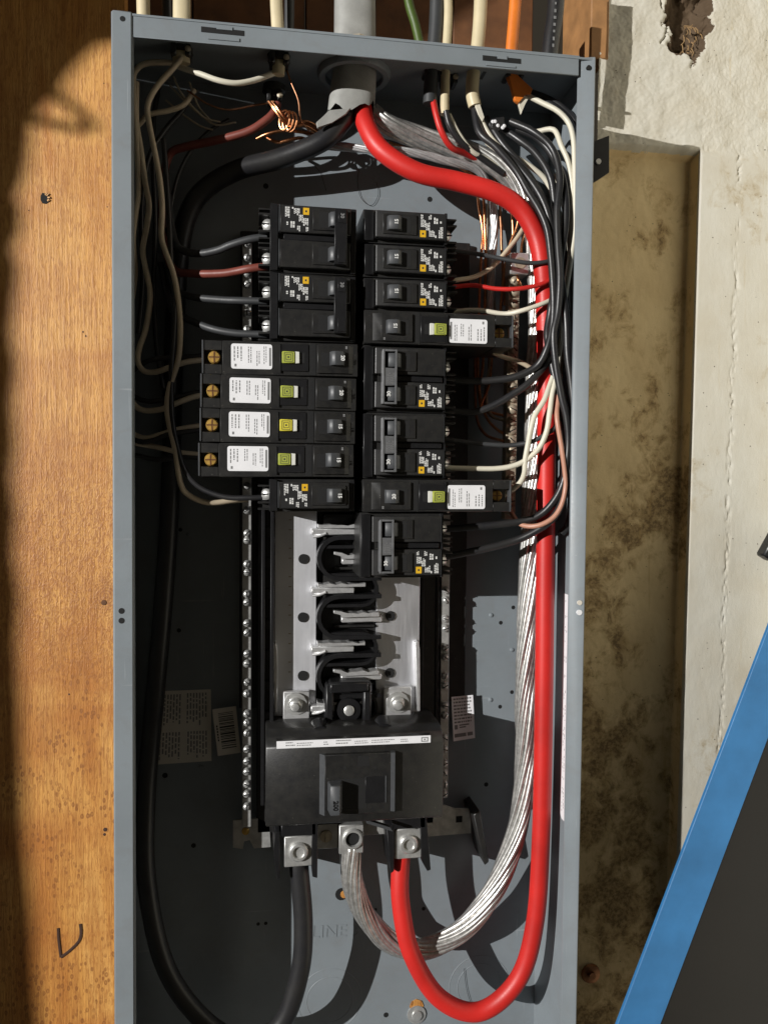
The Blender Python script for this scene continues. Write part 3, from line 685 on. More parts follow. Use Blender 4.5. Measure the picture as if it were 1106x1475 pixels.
def pole(root, v, printed, seed, num, hmat='handle_plastic', tie=False):
    f = MB(); f.box(-1.81, .31, v-.39, v+.39, 0, .6, .02)
    face = f.obj('face', 'black_plastic', root)
    MB().box(-1.84, -1.815, v-.4, v+.37, -.004, .3, .004).obj('face_edge', 'handle_plastic', face)
    g = MB(); g.rect(-1.73, -.9, v-.36, v+.36, -.003); g.obj('label_area', 'void_black' if printed else 'black_plastic', face)
    if printed: label_print(root, face, v, seed)
    h = MB(); h.box(-.84, .2, v-.29, v+.29, -.05, .02, .012); h.obj('handle_frame', 'black_plastic', face)
    s = MB(); s.box(-.66, -.27, v-.23, v+.23, -.054, 0); s.obj('handle_slot', 'void_black', face)
    hd = wedge_handle(-.06, v).obj('handle', hmat, root)
    if num: text_bm(num, .155, (.02 if tie else NP, v), 90, -.235 if tie or not NP else -.262, .004, .006).obj('rating', 'print_white', hd)
def body(root, v0, v1):
    MB().box(-2.1, .51, v0, v1, .3, 2.3, .02).obj('body', 'black_plastic', root)
    MB().box(-2.1, -1.86, v0+.02, v1-.02, .16, .4, .015).box(.33, .49, v0+.04, v1-.04, .18, .4, .015).obj('shoulder', 'satin_black', root)
NP, DSC = 0, 0          # where the rating sits on the handle, how deep the outer screw lies
def make_single(num, seed):
    r = thing('circuit_breaker', '', 'circuit breaker'); body(r, -.485, .485); pole(r, 0, True, seed, num); terminal(r, 0); return r
def make_double(num, seed, black):
    r = thing('two_pole_breaker', '', 'circuit breaker'); body(r, -.485, 1.485)
    pole(r, 0, True, seed, None if black else num, tie=True); pole(r, 1, False, seed, None)
    MB().box(-1.7, .2, .42, .58, .1, .5, .015).obj('valley', 'satin_black', r)
    terminal(r, 0); terminal(r, 1)
    t = MB()
    if black:
        t.box(-.2, .17, -.3, 1.3, -.26, -.02, .015).box(-.1, .14, -.26, .12, -.29, -.25, .008).box(-.1, .14, .88, 1.26, -.29, -.25, .008)
        o = t.obj('handle_tie', 'satin_black', r); text_bm(num, .15, (.02, -.08), 90, -.295, .004, .004).obj('rating', 'print_grey', o)
    else:
        t.box(-.2, .22, -.3, -.24, -.26, 0, .01).box(-.2, .22, 1.24, 1.3, -.26, 0, .01).box(-.22, -.16, -.3, 1.3, -.27, -.02, .01).box(.16, .22, -.3, 1.3, -.27, 0, .01).box(-.17, .17, .24, .76, -.25, -.1, .012)
        o = t.obj('handle_tie', 'tie_grey', r)
        dd = MB(); dashes(dd, -.12, .12, .3, .7, 4, -.252, .02, .05, .03, .3); dd.obj('tie_print', 'print_grey', o)
    return r
def make_arc(num, seed, btn, torn=False):
    r = thing('arc_fault_breaker', '', 'circuit breaker')
    MB().box(-3.56, .49, -.485, .485, .04, 2.3, .02).box(-4.13, -3.56, -.485, -.2, .06, 2.0, .015).box(-4.13, -3.56, .2, .485, .06, 2.0, .015).box(-4.13, -3.56, -.2, .2, .28+DSC, 2.0).obj('body', 'black_plastic', r)
    MB().box(-4.15, -4.1, -.485, .47, .03, .3, .008).obj('end_rib', 'handle_plastic', r)
    s = MB(); s.lathe((-3.79, .0, .28+DSC), [(.185, 0), (.185, .18), (.15, .235), (.05, .24)], (0, 0, -1), 18); s = s.obj('neutral_screw', 'brass', r)
    x = MB(); x.box(-3.95, -3.63, -.02, .02, .035+DSC, .07+DSC).box(-3.81, -3.77, -.16, .16, .035+DSC, .07+DSC); x.obj('cross_slot', 'dull_copper', s)
    l = MB()
    pts = rrect(-3.3, -2.09, -.4, .32, .07)
    if torn: pts = [p for p in pts]; pts = [p if not (p[1] > .3 and -2.95 < p[0] < -2.6) else (p[0], .22) for p in pts]
    l.prism(pts, .026, .042); lab = l.obj('label', 'label_white', r, smooth=False)
    R = random.Random(seed); pm = MB()
    pm.rect(-2.18, -2.12, -.3, .22, .0245); dashes(pm, -2.34, -2.22, -.34, .2, 2, .0245, .03, .1, .02, .4, rnd=R); dashes(pm, -2.55, -2.42, -.2, .26, 2, .0245, .03, .1, .02, .4, rnd=R)
    dashes(pm, -2.8, -2.66, -.32, .2, 2, .0245, .03, .1, .02, .4, rnd=R); dashes(pm, -3.22, -2.92, -.32, .12, 3, .0245, .03, .1, .02, .35, rnd=R); pm.box(-3.2, -3.14, .18, .26, .0245, .03)
    pm.obj('label_print', 'print_grey', lab, smooth=False)
    f = MB(); f.box(-1.86, -1.83, -.42, .42, -.02, .1, .006).box(-1.83, -1.0, -.42, .36, .0, .1, .015); f.obj('test_frame', 'satin_black', r)
    MB().box(-1.8, -1.42, -.2, .14, -.1, .05, .02).obj('test_button', btn, r)
    e = MB(); emblem(e, -1.61, -.03, .13, -.102); e = e.obj('button_mark', 'print_dark', r.children[-1], smooth=False)
    MB().box(-1.42, -1.28, -.2, .14, -.07, .05, .012).obj('button_tail', 'button_white', r)
    MB().box(-1.28, -1.12, -.18, .12, -.004, .02).obj('button_slot', 'void_black', r)
    MB().box(-.99, -.78, -.46, .46, .028, .05).obj('gap', 'void_black', r)
    f = MB(); f.prism([(-.76, .05), (-.74, -.05), (.2, -.05), (.36, .05)], -.42, .4, 'y', .012); f = f.obj('handle_frame', 'black_plastic', r)
    MB().box(-.64, -.27, -.2, .2, -.055, 0).obj('handle_slot', 'void_black', f)
    hd = wedge_handle(-.06, -.02).obj('handle', 'handle_plastic', r)
    text_bm(num, .155, (NP, -.02), 90, -.235 if not NP else -.262, .004, .006).obj('rating', 'print_white', hd)
    k = MB(); dashes(k, .1, .3, -.39, -.3, 1, -.052, .02, .04, .01, .3, rnd=R); 
    k.obj('frame_print', 'print_grey', f, smooth=False)
    return r
Y0 = 5.45; XLh, XRh = 6.45, 7.88
def map_left(x): return x*.97
def map_right(x):
    y = x*.97
    if y > .2: y += .24*min(1, (y-.2)/.25)
    return y if y > -1.65 else (-1.65-(-1.65-y)*.35 if y > -2.045 else -1.79+(y+2.045)*1.2)
def map_right_long(x):
    y = x*.97
    if y > .2: y += .24*min(1, (y-.2)/.25)
    return y if y > -1.8 else y+.18*min(1, (-1.8-y)/.2)
def hash_(t): return sum(ord(c)*(i+3) for i, c in enumerate(t))
def place(o, col, row, label, group, dx=0, dy=0):
    X = (XLh if col == 'L' else XRh)+dx
    o.location = W(X, Y0+row+dy, 0)
    q = random.Random(hash_(label))
    o.location.y += q.uniform(-.02, .03)*IN
    o.rotation_euler = (q.uniform(-.006, .006), (0 if col == 'L' else math.pi)+q.uniform(-.007, .007), q.uniform(-.006, .006))
    tag(o, label, None, group); return o
GL, GR = 'breakers in the left column', 'breakers in the right column'
UMAP = map_left
dbl = make_double('30', 11, True)
place(dbl, 'L', 0, 'black two-pole breaker at the top of the left column', GL)
o = place(copy_tree(dbl), 'L', 2, 'black two-pole breaker directly above the row of brass-screw breakers', GL, .0, -.02)
for i, (n, btn, sd, lab) in enumerate((('20', 'button_green', 21, 'long breaker with green button, topmost of the four with brass screws'), ('20', 'button_green', 22, 'long breaker with the brightest yellow brass screw, second of its four'), ('15', 'button_yellow', 23, 'long breaker with a yellow button and smudged white label'), ('15', 'button_green', 24, 'long breaker with green button, lowest of the four with brass screws'))):
    place(make_arc(n, sd, btn, i == 2), 'L', 4+i, lab, GL, (.06, .02, 0, -.04)[i], (.02, .03, 0, -.02)[i])
place(make_single('15', 31), 'L', 8, 'short black breaker at the foot of the left column, above the bare bus bar', GL)
NP, DSC = -.18, .34
UMAP = map_right
sg = make_single('15', 32)
for row, lab, ds in ((0, 'short breaker at the top of the right column', 0), (1, 'short breaker feeding a tan wire, second in the right column', 1), (2, 'short breaker feeding the thin red wire', 2)):
    place(sg if row == 0 else copy_tree(sg), 'R', row, lab, GR, .015*ds)
db2 = make_double('30', 12, False)
# turned half round, a two-pole breaker extends upward from its row
place(db2, 'R', 5, 'two-pole breaker with a shiny handle tie below the upper right long breaker', GR, .02)
place(copy_tree(db2), 'R', 7, 'two-pole breaker feeding the long white wire at its lower pole', GR, .02)
place(copy_tree(db2), 'R', 10, 'two-pole breaker at the bottom of the right column, over the bare bus', GR, -.03)
UMAP = map_right_long
place(make_arc('15', 41, 'button_green'), 'R', 3, 'upper of the two long white-label breakers in the right column', GR, .0)
place(make_arc('20', 42, 'button_green'), 'R', 8, 'lower of the two long white-label breakers in the right column, beside the copper coloured wire', GR, .0)
UMAP = None
# ------------------------------------------------------------------ main breaker
Om = at(508, 1180, 1.2); mbk = thing('main_breaker', 'large black main breaker with a white strip label below the bus bars', 'main breaker', tuple(Om))
def mp(mb, name, mat, parent=None, **k): return mb.obj(name, mat, parent or mbk, Om, **k)
DM = .35
x0, y0 = xy(383, 1068, DM); x1, y1 = xy(638, 1176, DM); xc, yt = xy(395, 1045, 1.2)
mp(MB().prism([(y0-.05, DM+.25), (y0+.2, DM), (y1, DM), (y1+.1, DM+.2), (y1+.1, 2.6), (y0-.2, 2.6), (y0-.2, 1.0)], x0, x1, 'x', .04), 'body', 'black_plastic')
# sloping top face with label
sl = lambda t, d=0: (y0-.05+.25*t, DM+.25-.25*t-d)
a, b = sl(.1, .012), sl(1.0, .012)
xa, xb = at(398, 1075, DM).x, at(620, 1068, DM).x
lb = MB().quad([(xa, a[0]-.02, a[1]), (xb, a[0]-.02, a[1]), (xb, b[0]+.06, b[1]-.02), (xa, b[0]+.06, b[1]-.02)])
fl_ = mp(MB().box(xa, xb, y0-.02, y0+.24, DM-.03, DM+.2, .01), 'label_ledge', 'black_plastic')
lb = mp(MB().box(xa+.01, xb-.01, y0, y0+.225, DM-.036, DM-.02), 'strip_label', 'label_white', smooth=False)
mb = MB(); R = random.Random(3)
for u0, u1 in ((.06, .12), (.13, .25), (.3, .34), (.38, .48), (.5, .6), (.61, .78), (.8, .86)):
    dashes(mb, xa+(xb-xa)*u0, xa+(xb-xa)*u1, y0+.03+R.random()*.05, y0+.2, 2, DM-.0375, .02, .07, .015, .4, vertical=False, rnd=R)
mb.box(xb-.3, xb-.08, y0+.05, y0+.08, DM-.0375, DM-.036); mb.box(xb-.3, xb-.08, y0+.16, y0+.19, DM-.0375, DM-.036); mb.box(xb-.3, xb-.27, y0+.08, y0+.16, DM-.0375, DM-.036); mb.box(xb-.11, xb-.08, y0+.08, y0+.16, DM-.0375, DM-.036); mb.box(xb-.22, xb-.16, y0+.1, y0+.14, DM-.0375, DM-.036)
mp(mb, 'strip_print', 'print_grey', lb, smooth=False)
ca, cb = xy(460, 1092, DM-.1), xy(569, 1166, DM-.1)
cf = mp(MB().box(ca[0]+.16, cb[0]-.16, ca[1]-.1, cb[1]+.05, DM-.18, DM+.02, .015), 'centre_face', 'black_plastic')
mp(MB().prism([(ca[0], DM+.02), (ca[0]+.16, DM-.18), (ca[0]+.16, DM+.02)], ca[1]-.1, cb[1]+.05, 'y').prism([(cb[0]-.16, DM-.17), (cb[0]-.03, DM-.2), (cb[0], DM+.02), (cb[0]-.16, DM+.02)], ca[1]-.1, cb[1]+.02, 'y'), 'centre_bevel', 'handle_plastic')
ha, hb = xy(474, 1122, DM-.18), xy(555, 1165, DM-.18)
mp(MB().box(ha[0]+.25, ha[0]+1.15, ha[1]+.02, hb[1]-.05, DM-.185, DM), 'handle_slot', 'void_black', cf)
mp(MB().box(ha[0]+1.1, hb[0], ha[1]-.02, hb[1]-.2, DM-.187, DM-.1, .006), 'slot_shutter', 'satin_black', cf)
mp(MB().box(hb[0]-.01, hb[0]+.03, ha[1]-.02, hb[1]-.2, DM-.2, DM-.1, .004), 'window_edge', 'handle_plastic', cf)
hd = mp(MB().prism([(ha[0]-.05, DM-.1), (ha[0]-.0, DM-.62), (ha[0]+.3, DM-.65), (ha[0]+.42, DM-.1)], ha[1]+.06, hb[1]-.04, 'y', .03), 'handle', 'handle_plastic')
mp(text_bm('200', .2, (ha[0]+.15, (ha[1]+hb[1])/2+.15), 90, DM-.645, .01, .004), 'rating', 'satin_black', hd)
for px in (497, 541): p = at(px, 1106, DM-.19); mp(MB().lathe((p.x, p.y, DM-.18), [(.06, 0), (.06, .005)], (0, 0, -1), 10), 'pin_hole', 'void_black', cf)
p = at(523, 1094, DM-.2); mp(MB().box(p.x-.15, p.x+.2, p.y-.1, p.y+.22, DM-.185, DM-.17, .004), 'latch', 'void_black', cf)
for px, py in ((461, 1057), (554, 1053)):
    p = at(px, py, .95); mp(MB().lathe(p, [(.27, .5), (.27, 0), (.13, -.02), (.14, -.1), (.05, -.14)], (0, -.3, 1), 14), 'top_boss', 'satin_black'); mp(MB().lathe(p+Vector((0, .04, -.06)), [(.13, .05), (.12, -.06), (.04, -.1)], (0, -.3, 1), 12), 'top_screw', 'zinc')
for px, py, D in ((430, 1226, 1.5), (588, 1215, 1.5)):
    p = at(px, py, D); lg = mp(MB().box(p.x-.45, p.x+.44, p.y-.48, p.y+.5, D, D+.9, .03), 'lug', 'zinc')
    mp(MB().lathe((p.x, p.y, D), [(.3, 0), (.3, .1), (.26, .14), (.19, .145), (.17, .06), (.03, .055)], (0, 0, -1), 20), 'lug_screw', 'zinc', lg)
    mp(MB().box(p.x-.55, p.x+.55, p.y-.95, p.y-.52, D-.1, 2.6, .03), 'lug_hood', 'satin_black')
for pp in (((396, 1198), (403, 1196), (403, 1264), (399, 1268), (394, 1225)), ((449, 1176), (458, 1176), (457, 1264), (450, 1262)), ((556, 1190), (567, 1186), (567, 1254), (563, 1257)), ((604, 1168), (613, 1166), (620, 1252), (615, 1254), (607, 1240))):
    mp(MB().prism([xy(*k, 1.45) for k in pp], 1.4, 2.9, bev=.015), 'barrier_fin', 'satin_black')
p = at(507, 1208, 1.9); ng = mp(MB().box(p.x-.42, p.x+.38, p.y-.45, p.y+.5, 1.9, 2.7, .03).box(p.x-1.2, p.x-.42, p.y-.4, p.y+.42, 2.2, 2.7, .02).box(p.x+.38, p.x+1.2, p.y-.5, p.y+.1, 2.3, 2.7, .02), 'neutral_lug', 'zinc')
mp(MB().lathe((p.x+.02, p.y, 1.9), [(.34, 0), (.34, .06), (.3, .1), (.24, .1), (.22, .0)], (0, 0, -1), 20), 'lug_screw', 'zinc', ng)
mp(MB().lathe((p.x+.02, p.y, 1.895), [(.2, 0), (.2, .004)], (0, 0, -1), 16), 'lug_bore', 'void_black', ng)
p2 = at(470, 1206, 2.1); mp(MB().lathe((p2.x, p2.y, 2.2), [(.2, 0), (.2, .05), (.1, .06)], (0, 0, -1), 14).box(p2.x-.03, p2.x+.03, p2.y-.17, p2.y+.17, 2.12, 2.15), 'bond_screw', 'dull_zinc', ng)
mp(MB().prism([xy(*k, .8) for k in ((530, 1182), (562, 1192), (566, 1198), (528, 1186))], .8, 1.0), 'barrier_tongue', 'handle_plastic')
# ------------------------------------------------------------------ wires
def pts_(L): return [at(*p) for p in L]
def wire(name, label, mat, r, L, cat='wire', group=None, n=10, flat=1):
    P = pts_(L); o = MB().tube(P, r, n, flat=flat).obj(name, mat, None, P[0], True, 60); return tag(o, label, cat, group)
wire('power_cable', 'thick black cable looping down the left side to the left main lug', 'black_rubber', .31, [(505, 158, 2.2), (492, 176, 2.0), (465, 203, 2.0), (405, 228, 2.4), (340, 246, 2.7), (292, 276, 2.9), (268, 318, 3.0), (258, 380, 3.1), (252, 470, 3.2), (248, 600, 3.2), (245, 720, 3.2), (237, 850, 3.2), (224, 1000, 3.2), (211, 1150, 3.1), (212, 1270, 3.0), (238, 1390, 2.8), (292, 1468, 2.5), (352, 1500, 2.2), (405, 1474, 2.0), (432, 1400, 1.9), (437, 1330, 1.9), (431, 1250, 1.95), (430, 1215, 2)], 'cable', n=20)
wire('power_cable', 'thick bright red cable sweeping down the right side and looping up to the right lug', 'red_rubber', .3, [(521, 150, 2.2), (527, 180, 1.8), (550, 217, 1.5), (600, 248, 1.3), (660, 262, 1.2), (712, 277, 1.1), (748, 300, 1.1), (771, 338, 1.1), (781, 385, 1.1), (785, 450, 1.2), (787, 600, 1.2), (785, 800, 1.3), (783, 1000, 1.3), (779, 1200, 1.4), (770, 1330, 1.5), (745, 1412, 1.6), (690, 1457, 1.7), (632, 1437, 1.7), (592, 1372, 1.7), (577, 1300, 1.8), (577, 1245, 1.9), (583, 1205, 2)], 'cable', n=24)
def stranded(name, label, L, R_, nst, rs, twist, mat='strand_metal', core='dull_zinc', step=.15, cat='cable'):
    P = pts_(L); cs = spline(P, step); mb = MB(); t = (cs[1]-cs[0]).normalized(); nr = (Vector((0, 0, 1))-t*t.z).normalized(); fr = []
    s = 0
    for i, c in enumerate(cs):
        t = (cs[min(i+1, len(cs)-1)]-cs[max(i-1, 0)]).normalized(); nr = (nr-t*nr.dot(t)).normalized(); fr.append((c, nr.copy(), t.cross(nr), s))
        if i+1 < len(cs): s += (cs[i+1]-c).length
    rng = random.Random(1)
    for k in range(nst):
        a0 = 2*math.pi*k/nst; jr = rng.uniform(.94, 1.08); ph = rng.uniform(0, 6)
        path = [c+(n_*math.cos(a0+twist*s+.08*math.sin(s*.7+ph))+b_*math.sin(a0+twist*s+.08*math.sin(s*.7+ph)))*(R_-rs)*jr*(1+.05*math.sin(s*.9+ph)) for c, n_, b_, s in fr]
        rings = []
        # direct rings (already dense)
        tn = (path[1]-path[0]).normalized(); q = (Vector((0, 0, 1))-tn*tn.z).normalized()
        for i, c in enumerate(path):
            tn = (path[min(i+1, len(path)-1)]-path[max(i-1, 0)]).normalized(); q = (q-tn*q.dot(tn)).normalized(); b2 = tn.cross(q)
            rings.append([mb.bm.verts.new(c+q*rs*math.cos(2*math.pi*j/6)+b2*rs*math.sin(2*math.pi*j/6)) for j in range(6)])
        for a, b in zip(rings, rings[1:]):
            for j in range(6): mb.bm.faces.new([a[j], a[(j+1) % 6], b[(j+1) % 6], b[j]])
        mb.bm.faces.new(rings[0][::-1]); mb.bm.faces.new(rings[-1])
    root = thing(name, label, cat, tuple(P[0])); mb.obj('strands', mat, root, P[0], True, 180)
    MB().tube(P, R_-rs*1.7, 12).obj('core', core, root, P[0])
    return root
stranded('neutral_cable', 'bare twisted aluminium neutral cable running behind the red cable to the middle lug', [(535, 165, 2.4), (560, 182, 2.3), (605, 198, 2.4), (660, 214, 2.3), (715, 238, 2.1), (752, 275, 2.0), (770, 330, 1.9), (775, 430, 2.0), (772, 560, 2.0), (769, 660, 2.1), (765, 760, 2.1), (760, 880, 2.1), (756, 1000, 2.1), (756, 1100, 2.1), (745, 1195, 2.1), (712, 1280, 2.2), (664, 1340, 2.3), (605, 1367, 2.4), (556, 1352, 2.4), (522, 1312, 2.3), (507, 1265, 2.2), (504, 1215, 2.2)], .35, 14, .08, .55)
# --- right-hand branch wires
RB = 'branch wires bundled on the right'
WR = [
 ('black wire arching over the red cable to the upper shiny-tie breaker', 'black_rubber', .115, [(682, 150, 1.5), (690, 190, 1.2), (714, 212, 1.0), (742, 245, .9), (760, 276, .8), (777, 304, .7), (788, 332, .6), (793, 370, .55), (796, 410, .5), (797, 440, .5), (795, 471, .5), (787, 503, .5), (772, 528, .7), (741, 543, .9), (709, 548, 1.1), (682, 549, 1.2), (640, 547, 1.3)]),
 ('black wire curving under the first to the lower pole of the upper shiny-tie breaker', 'black_rubber', .115, [(700, 170, 1.6), (722, 205, 1.3), (752, 240, 1.1), (775, 275, 1.0), (793, 320, .8), (802, 380, .75), (804, 430, .8), (800, 480, .8), (788, 520, .8), (762, 551, .8), (741, 566, .9), (720, 579, 1.0), (699, 589, 1.1), (678, 594, 1.2), (640, 591, 1.3)]),
 ('outer black wire hugging the right rim and dropping to the bottom breaker', 'black_rubber', .12, [(745, 185, 1.6), (775, 200, 1.2), (800, 232, .9), (812, 270, .8), (814, 320, .7), (806, 380, .6), (810, 420, .55), (815, 460, .5), (817, 510, .5), (822, 550, .5), (826, 594, .5), (824, 640, .5), (818, 690, .5), (806, 730, .5), (790, 752, .6), (766, 768, .8), (741, 779, 1.0), (709, 788, 1.1), (671, 796, 1.2), (640, 802, 1.3)]),
 ('black wire between the rim wires crossing the red cable to the upper bottom pole', 'black_rubber', .115, [(735, 175, 1.5), (768, 190, 1.1), (795, 215, .9), (806, 255, .7), (802, 300, .6), (803, 350, .5), (806, 400, .4), (803, 450, .4), (797, 481, .4), (800, 523, .4), (808, 570, .4), (816, 605, .4), (818, 645, .45), (811, 693, .5), (797, 722, .6), (775, 743, .8), (745, 752, 1.0), (703, 757, 1.1), (640, 762, 1.3)]),
 ('black wire behind the bundle running straight beside the right rim', 'black_rubber', .11, [(770, 140, 1.6), (800, 155, 1.3), (822, 180, 1.2), (830, 220, 1.2), (828, 300, 1.2), (824, 420, 1.1), (820, 520, 1.0), (826, 640, 1.0), (822, 720, 1.0), (818, 755, 1.1), (808, 768, 1.2)]),
 ('long white wire from the orange jacket to the lower long breaker', 'white_vinyl', .085, [(760, 138, 1.4), (782, 149, 1.2), (803, 160, 1.0), (818, 176, .9), (825, 198, .8), (827, 230, .8), (828, 290, .8), (828, 330, .8), (822, 370, .8), (816, 410, .9), (808, 455, .9), (805, 502, .9), (800, 530, .8), (791, 556, .7), (783, 577, .6), (770, 598, .6), (764, 619, .6), (760, 640, .65), (756, 663, .7), (755, 681, .8), (749, 695, 1.0), (734, 708, 1.3), (722, 715, 1.5)]),
 ('white wire sweeping across the red cable into the middle shiny-tie breaker', 'white_vinyl', .085, [(772, 190, 1.5), (797, 187, 1.2), (808, 210, 1.0), (820, 242, .9), (824, 300, .9), (819, 380, .95), (812, 440, .95), (806, 500, .9), (800, 545, .7), (795, 568, .6), (791, 596, .5), (787, 621, .5), (777, 644, .6), (760, 661, .7), (739, 671, .8), (714, 675, .9), (682, 675, 1.0), (640, 674, 1.1)]),
 ('copper coloured wire looping low across the red cable to the neutral bar', 'pink_copper', .08, [(806, 540, .8), (803, 579, .6), (802, 604, .45), (808, 642, .4), (813, 678, .4), (814, 703, .4), (808, 728, .4), (796, 746, .45), (775, 757, .6), (754, 757, .9), (743, 749, 1.2), (736, 738, 1.7)]),
 ('thin grey wire crossing behind the white wires to the middle breaker', 'grey_rubber', .075, [(640, 633, 1.3), (682, 638, 1.2), (714, 641, 1.1), (741, 641, 1.0), (766, 636, .8), (783, 627, .7), (798, 617, .6), (806, 600, .7)]),
 ('thin black wire from the top right breaker passing in front of the lug block', 'grey_rubber', .07, [(640, 360, 1.3), (682, 365, 1.2), (709, 370, 1.1), (741, 376, .9), (766, 379, .8), (790, 376, .75), (802, 365, .9)]),
 ('tan wire rising from the second right breaker behind the red cable', 'tan_vinyl', .075, [(645, 405, 1.3), (660, 403, 1.3), (682, 399, 1.4), (707, 386, 1.5), (730, 361, 1.6), (749, 336, 1.7), (762, 310, 1.8), (768, 280, 1.8)]),
 ('thin red wire from the third right breaker to the black bundle', 'red_rubber', .07, [(640, 414, 1.3), (655, 413, 1.3), (682, 411, 1.2), (714, 416, 1.0), (745, 416, .8), (774, 411, .75), (792, 403, .75), (803, 390, .9)]),
 ('white wire from the upper long breaker across to the red cable', 'white_vinyl', .075, [(640, 449, 1.5), (657, 448, 1.5), (690, 447, 1.3), (726, 452, 1.1), (753, 447, .8), (785, 436, .75), (800, 428, .9)]),
 ('short tan wire leaving the end of the upper long breaker', 'tan_vinyl', .075, [(710, 508, 1.2), (724, 514, 1.2), (745, 520, 1.2), (764, 530, 1.2), (776, 540, 1.3)]),
 ('red wire dropping from the grey sheathed cable behind the red power cable', 'red_rubber', .1, [(624, 146, 1.5), (628, 165, 1.4), (636, 190, 1.4), (650, 212, 1.6), (672, 222, 1.9), (700, 235, 2.2)]),
 ('grey black wire beside the small red wire at the top right', 'black_rubber', .1, [(642, 160, 1.4), (648, 182, 1.4), (664, 205, 1.5), (690, 225, 1.7), (725, 250, 1.8)]),
 ('white wire diving from the white sheathed cable toward the bundle', 'white_vinyl', .08, [(646, 165, 1.5), (660, 192, 1.5), (680, 218, 1.6), (705, 232, 1.8), (735, 258, 1.9)]),
 ('white wire curving from the cream cable behind the black arch', 'white_vinyl', .085, [(686, 150, 1.4), (692, 172, 1.4), (712, 205, 1.3), (740, 225, 1.3), (768, 243, 1.3), (787, 262, 1.3), (803, 300, 1.3), (810, 330, 1.3)]),
 ('black wire leaving the orange jacket beside the white one', 'black_rubber', .09, [(764, 132, 1.5), (790, 142, 1.4), (812, 156, 1.3), (828, 175, 1.3), (833, 205, 1.3), (834, 260, 1.4)]),
 ('black wire squeezed below the orange jacket', 'black_rubber', .12, [(715, 180, 1.8), (745, 200, 1.4), (772, 222, 1.2), (793, 258, 1.1), (800, 310, 1.1), (812, 370, 1.1), (818, 450, 1.1)]),
 ('black wire running down inside the bundle toward the lower loop', 'black_rubber', .115, [(700, 200, 1.4), (735, 228, 1.1), (765, 262, .9), (786, 300, .75), (797, 350, .7), (800, 400, .65), (792, 450, .7), (788, 490, .9), (802, 560, .7), (813, 620, .7), (812, 690, .8), (800, 730, .9)]),
]
WR += [
 ('black wire tucked deepest between the tape blob and the red cable', 'black_rubber', .11, [(690, 175, 2.0), (712, 200, 1.9), (742, 236, 1.8), (766, 280, 1.7), (780, 330, 1.6), (790, 390, 1.5)]),
 ('white wire glimpsed behind the outer black ones at the right rim', 'white_vinyl', .08, [(800, 250, 1.6), (812, 300, 1.6), (820, 360, 1.5), (818, 430, 1.4), (812, 500, 1.4), (806, 560, 1.4), (812, 640, 1.4), (818, 700, 1.4)]),
 ('short white wire bending under the tape blob', 'white_vinyl', .075, [(700, 205, 1.7), (722, 222, 1.6), (748, 250, 1.6), (764, 285, 1.6), (770, 312, 1.7)]),
]
WR.append(('thin black wire tail with a bent end below the bundle beside the rim', 'black_rubber', .045, [(822, 690, 1.0), (824, 720, 1.0), (823, 738, 1.0), (817, 755, 1.1), (811, 765, 1.2), (804, 766, 1.2)]))
for L, mt, r, P in WR: wire('branch_wire', L, mt, r, P, group=RB)
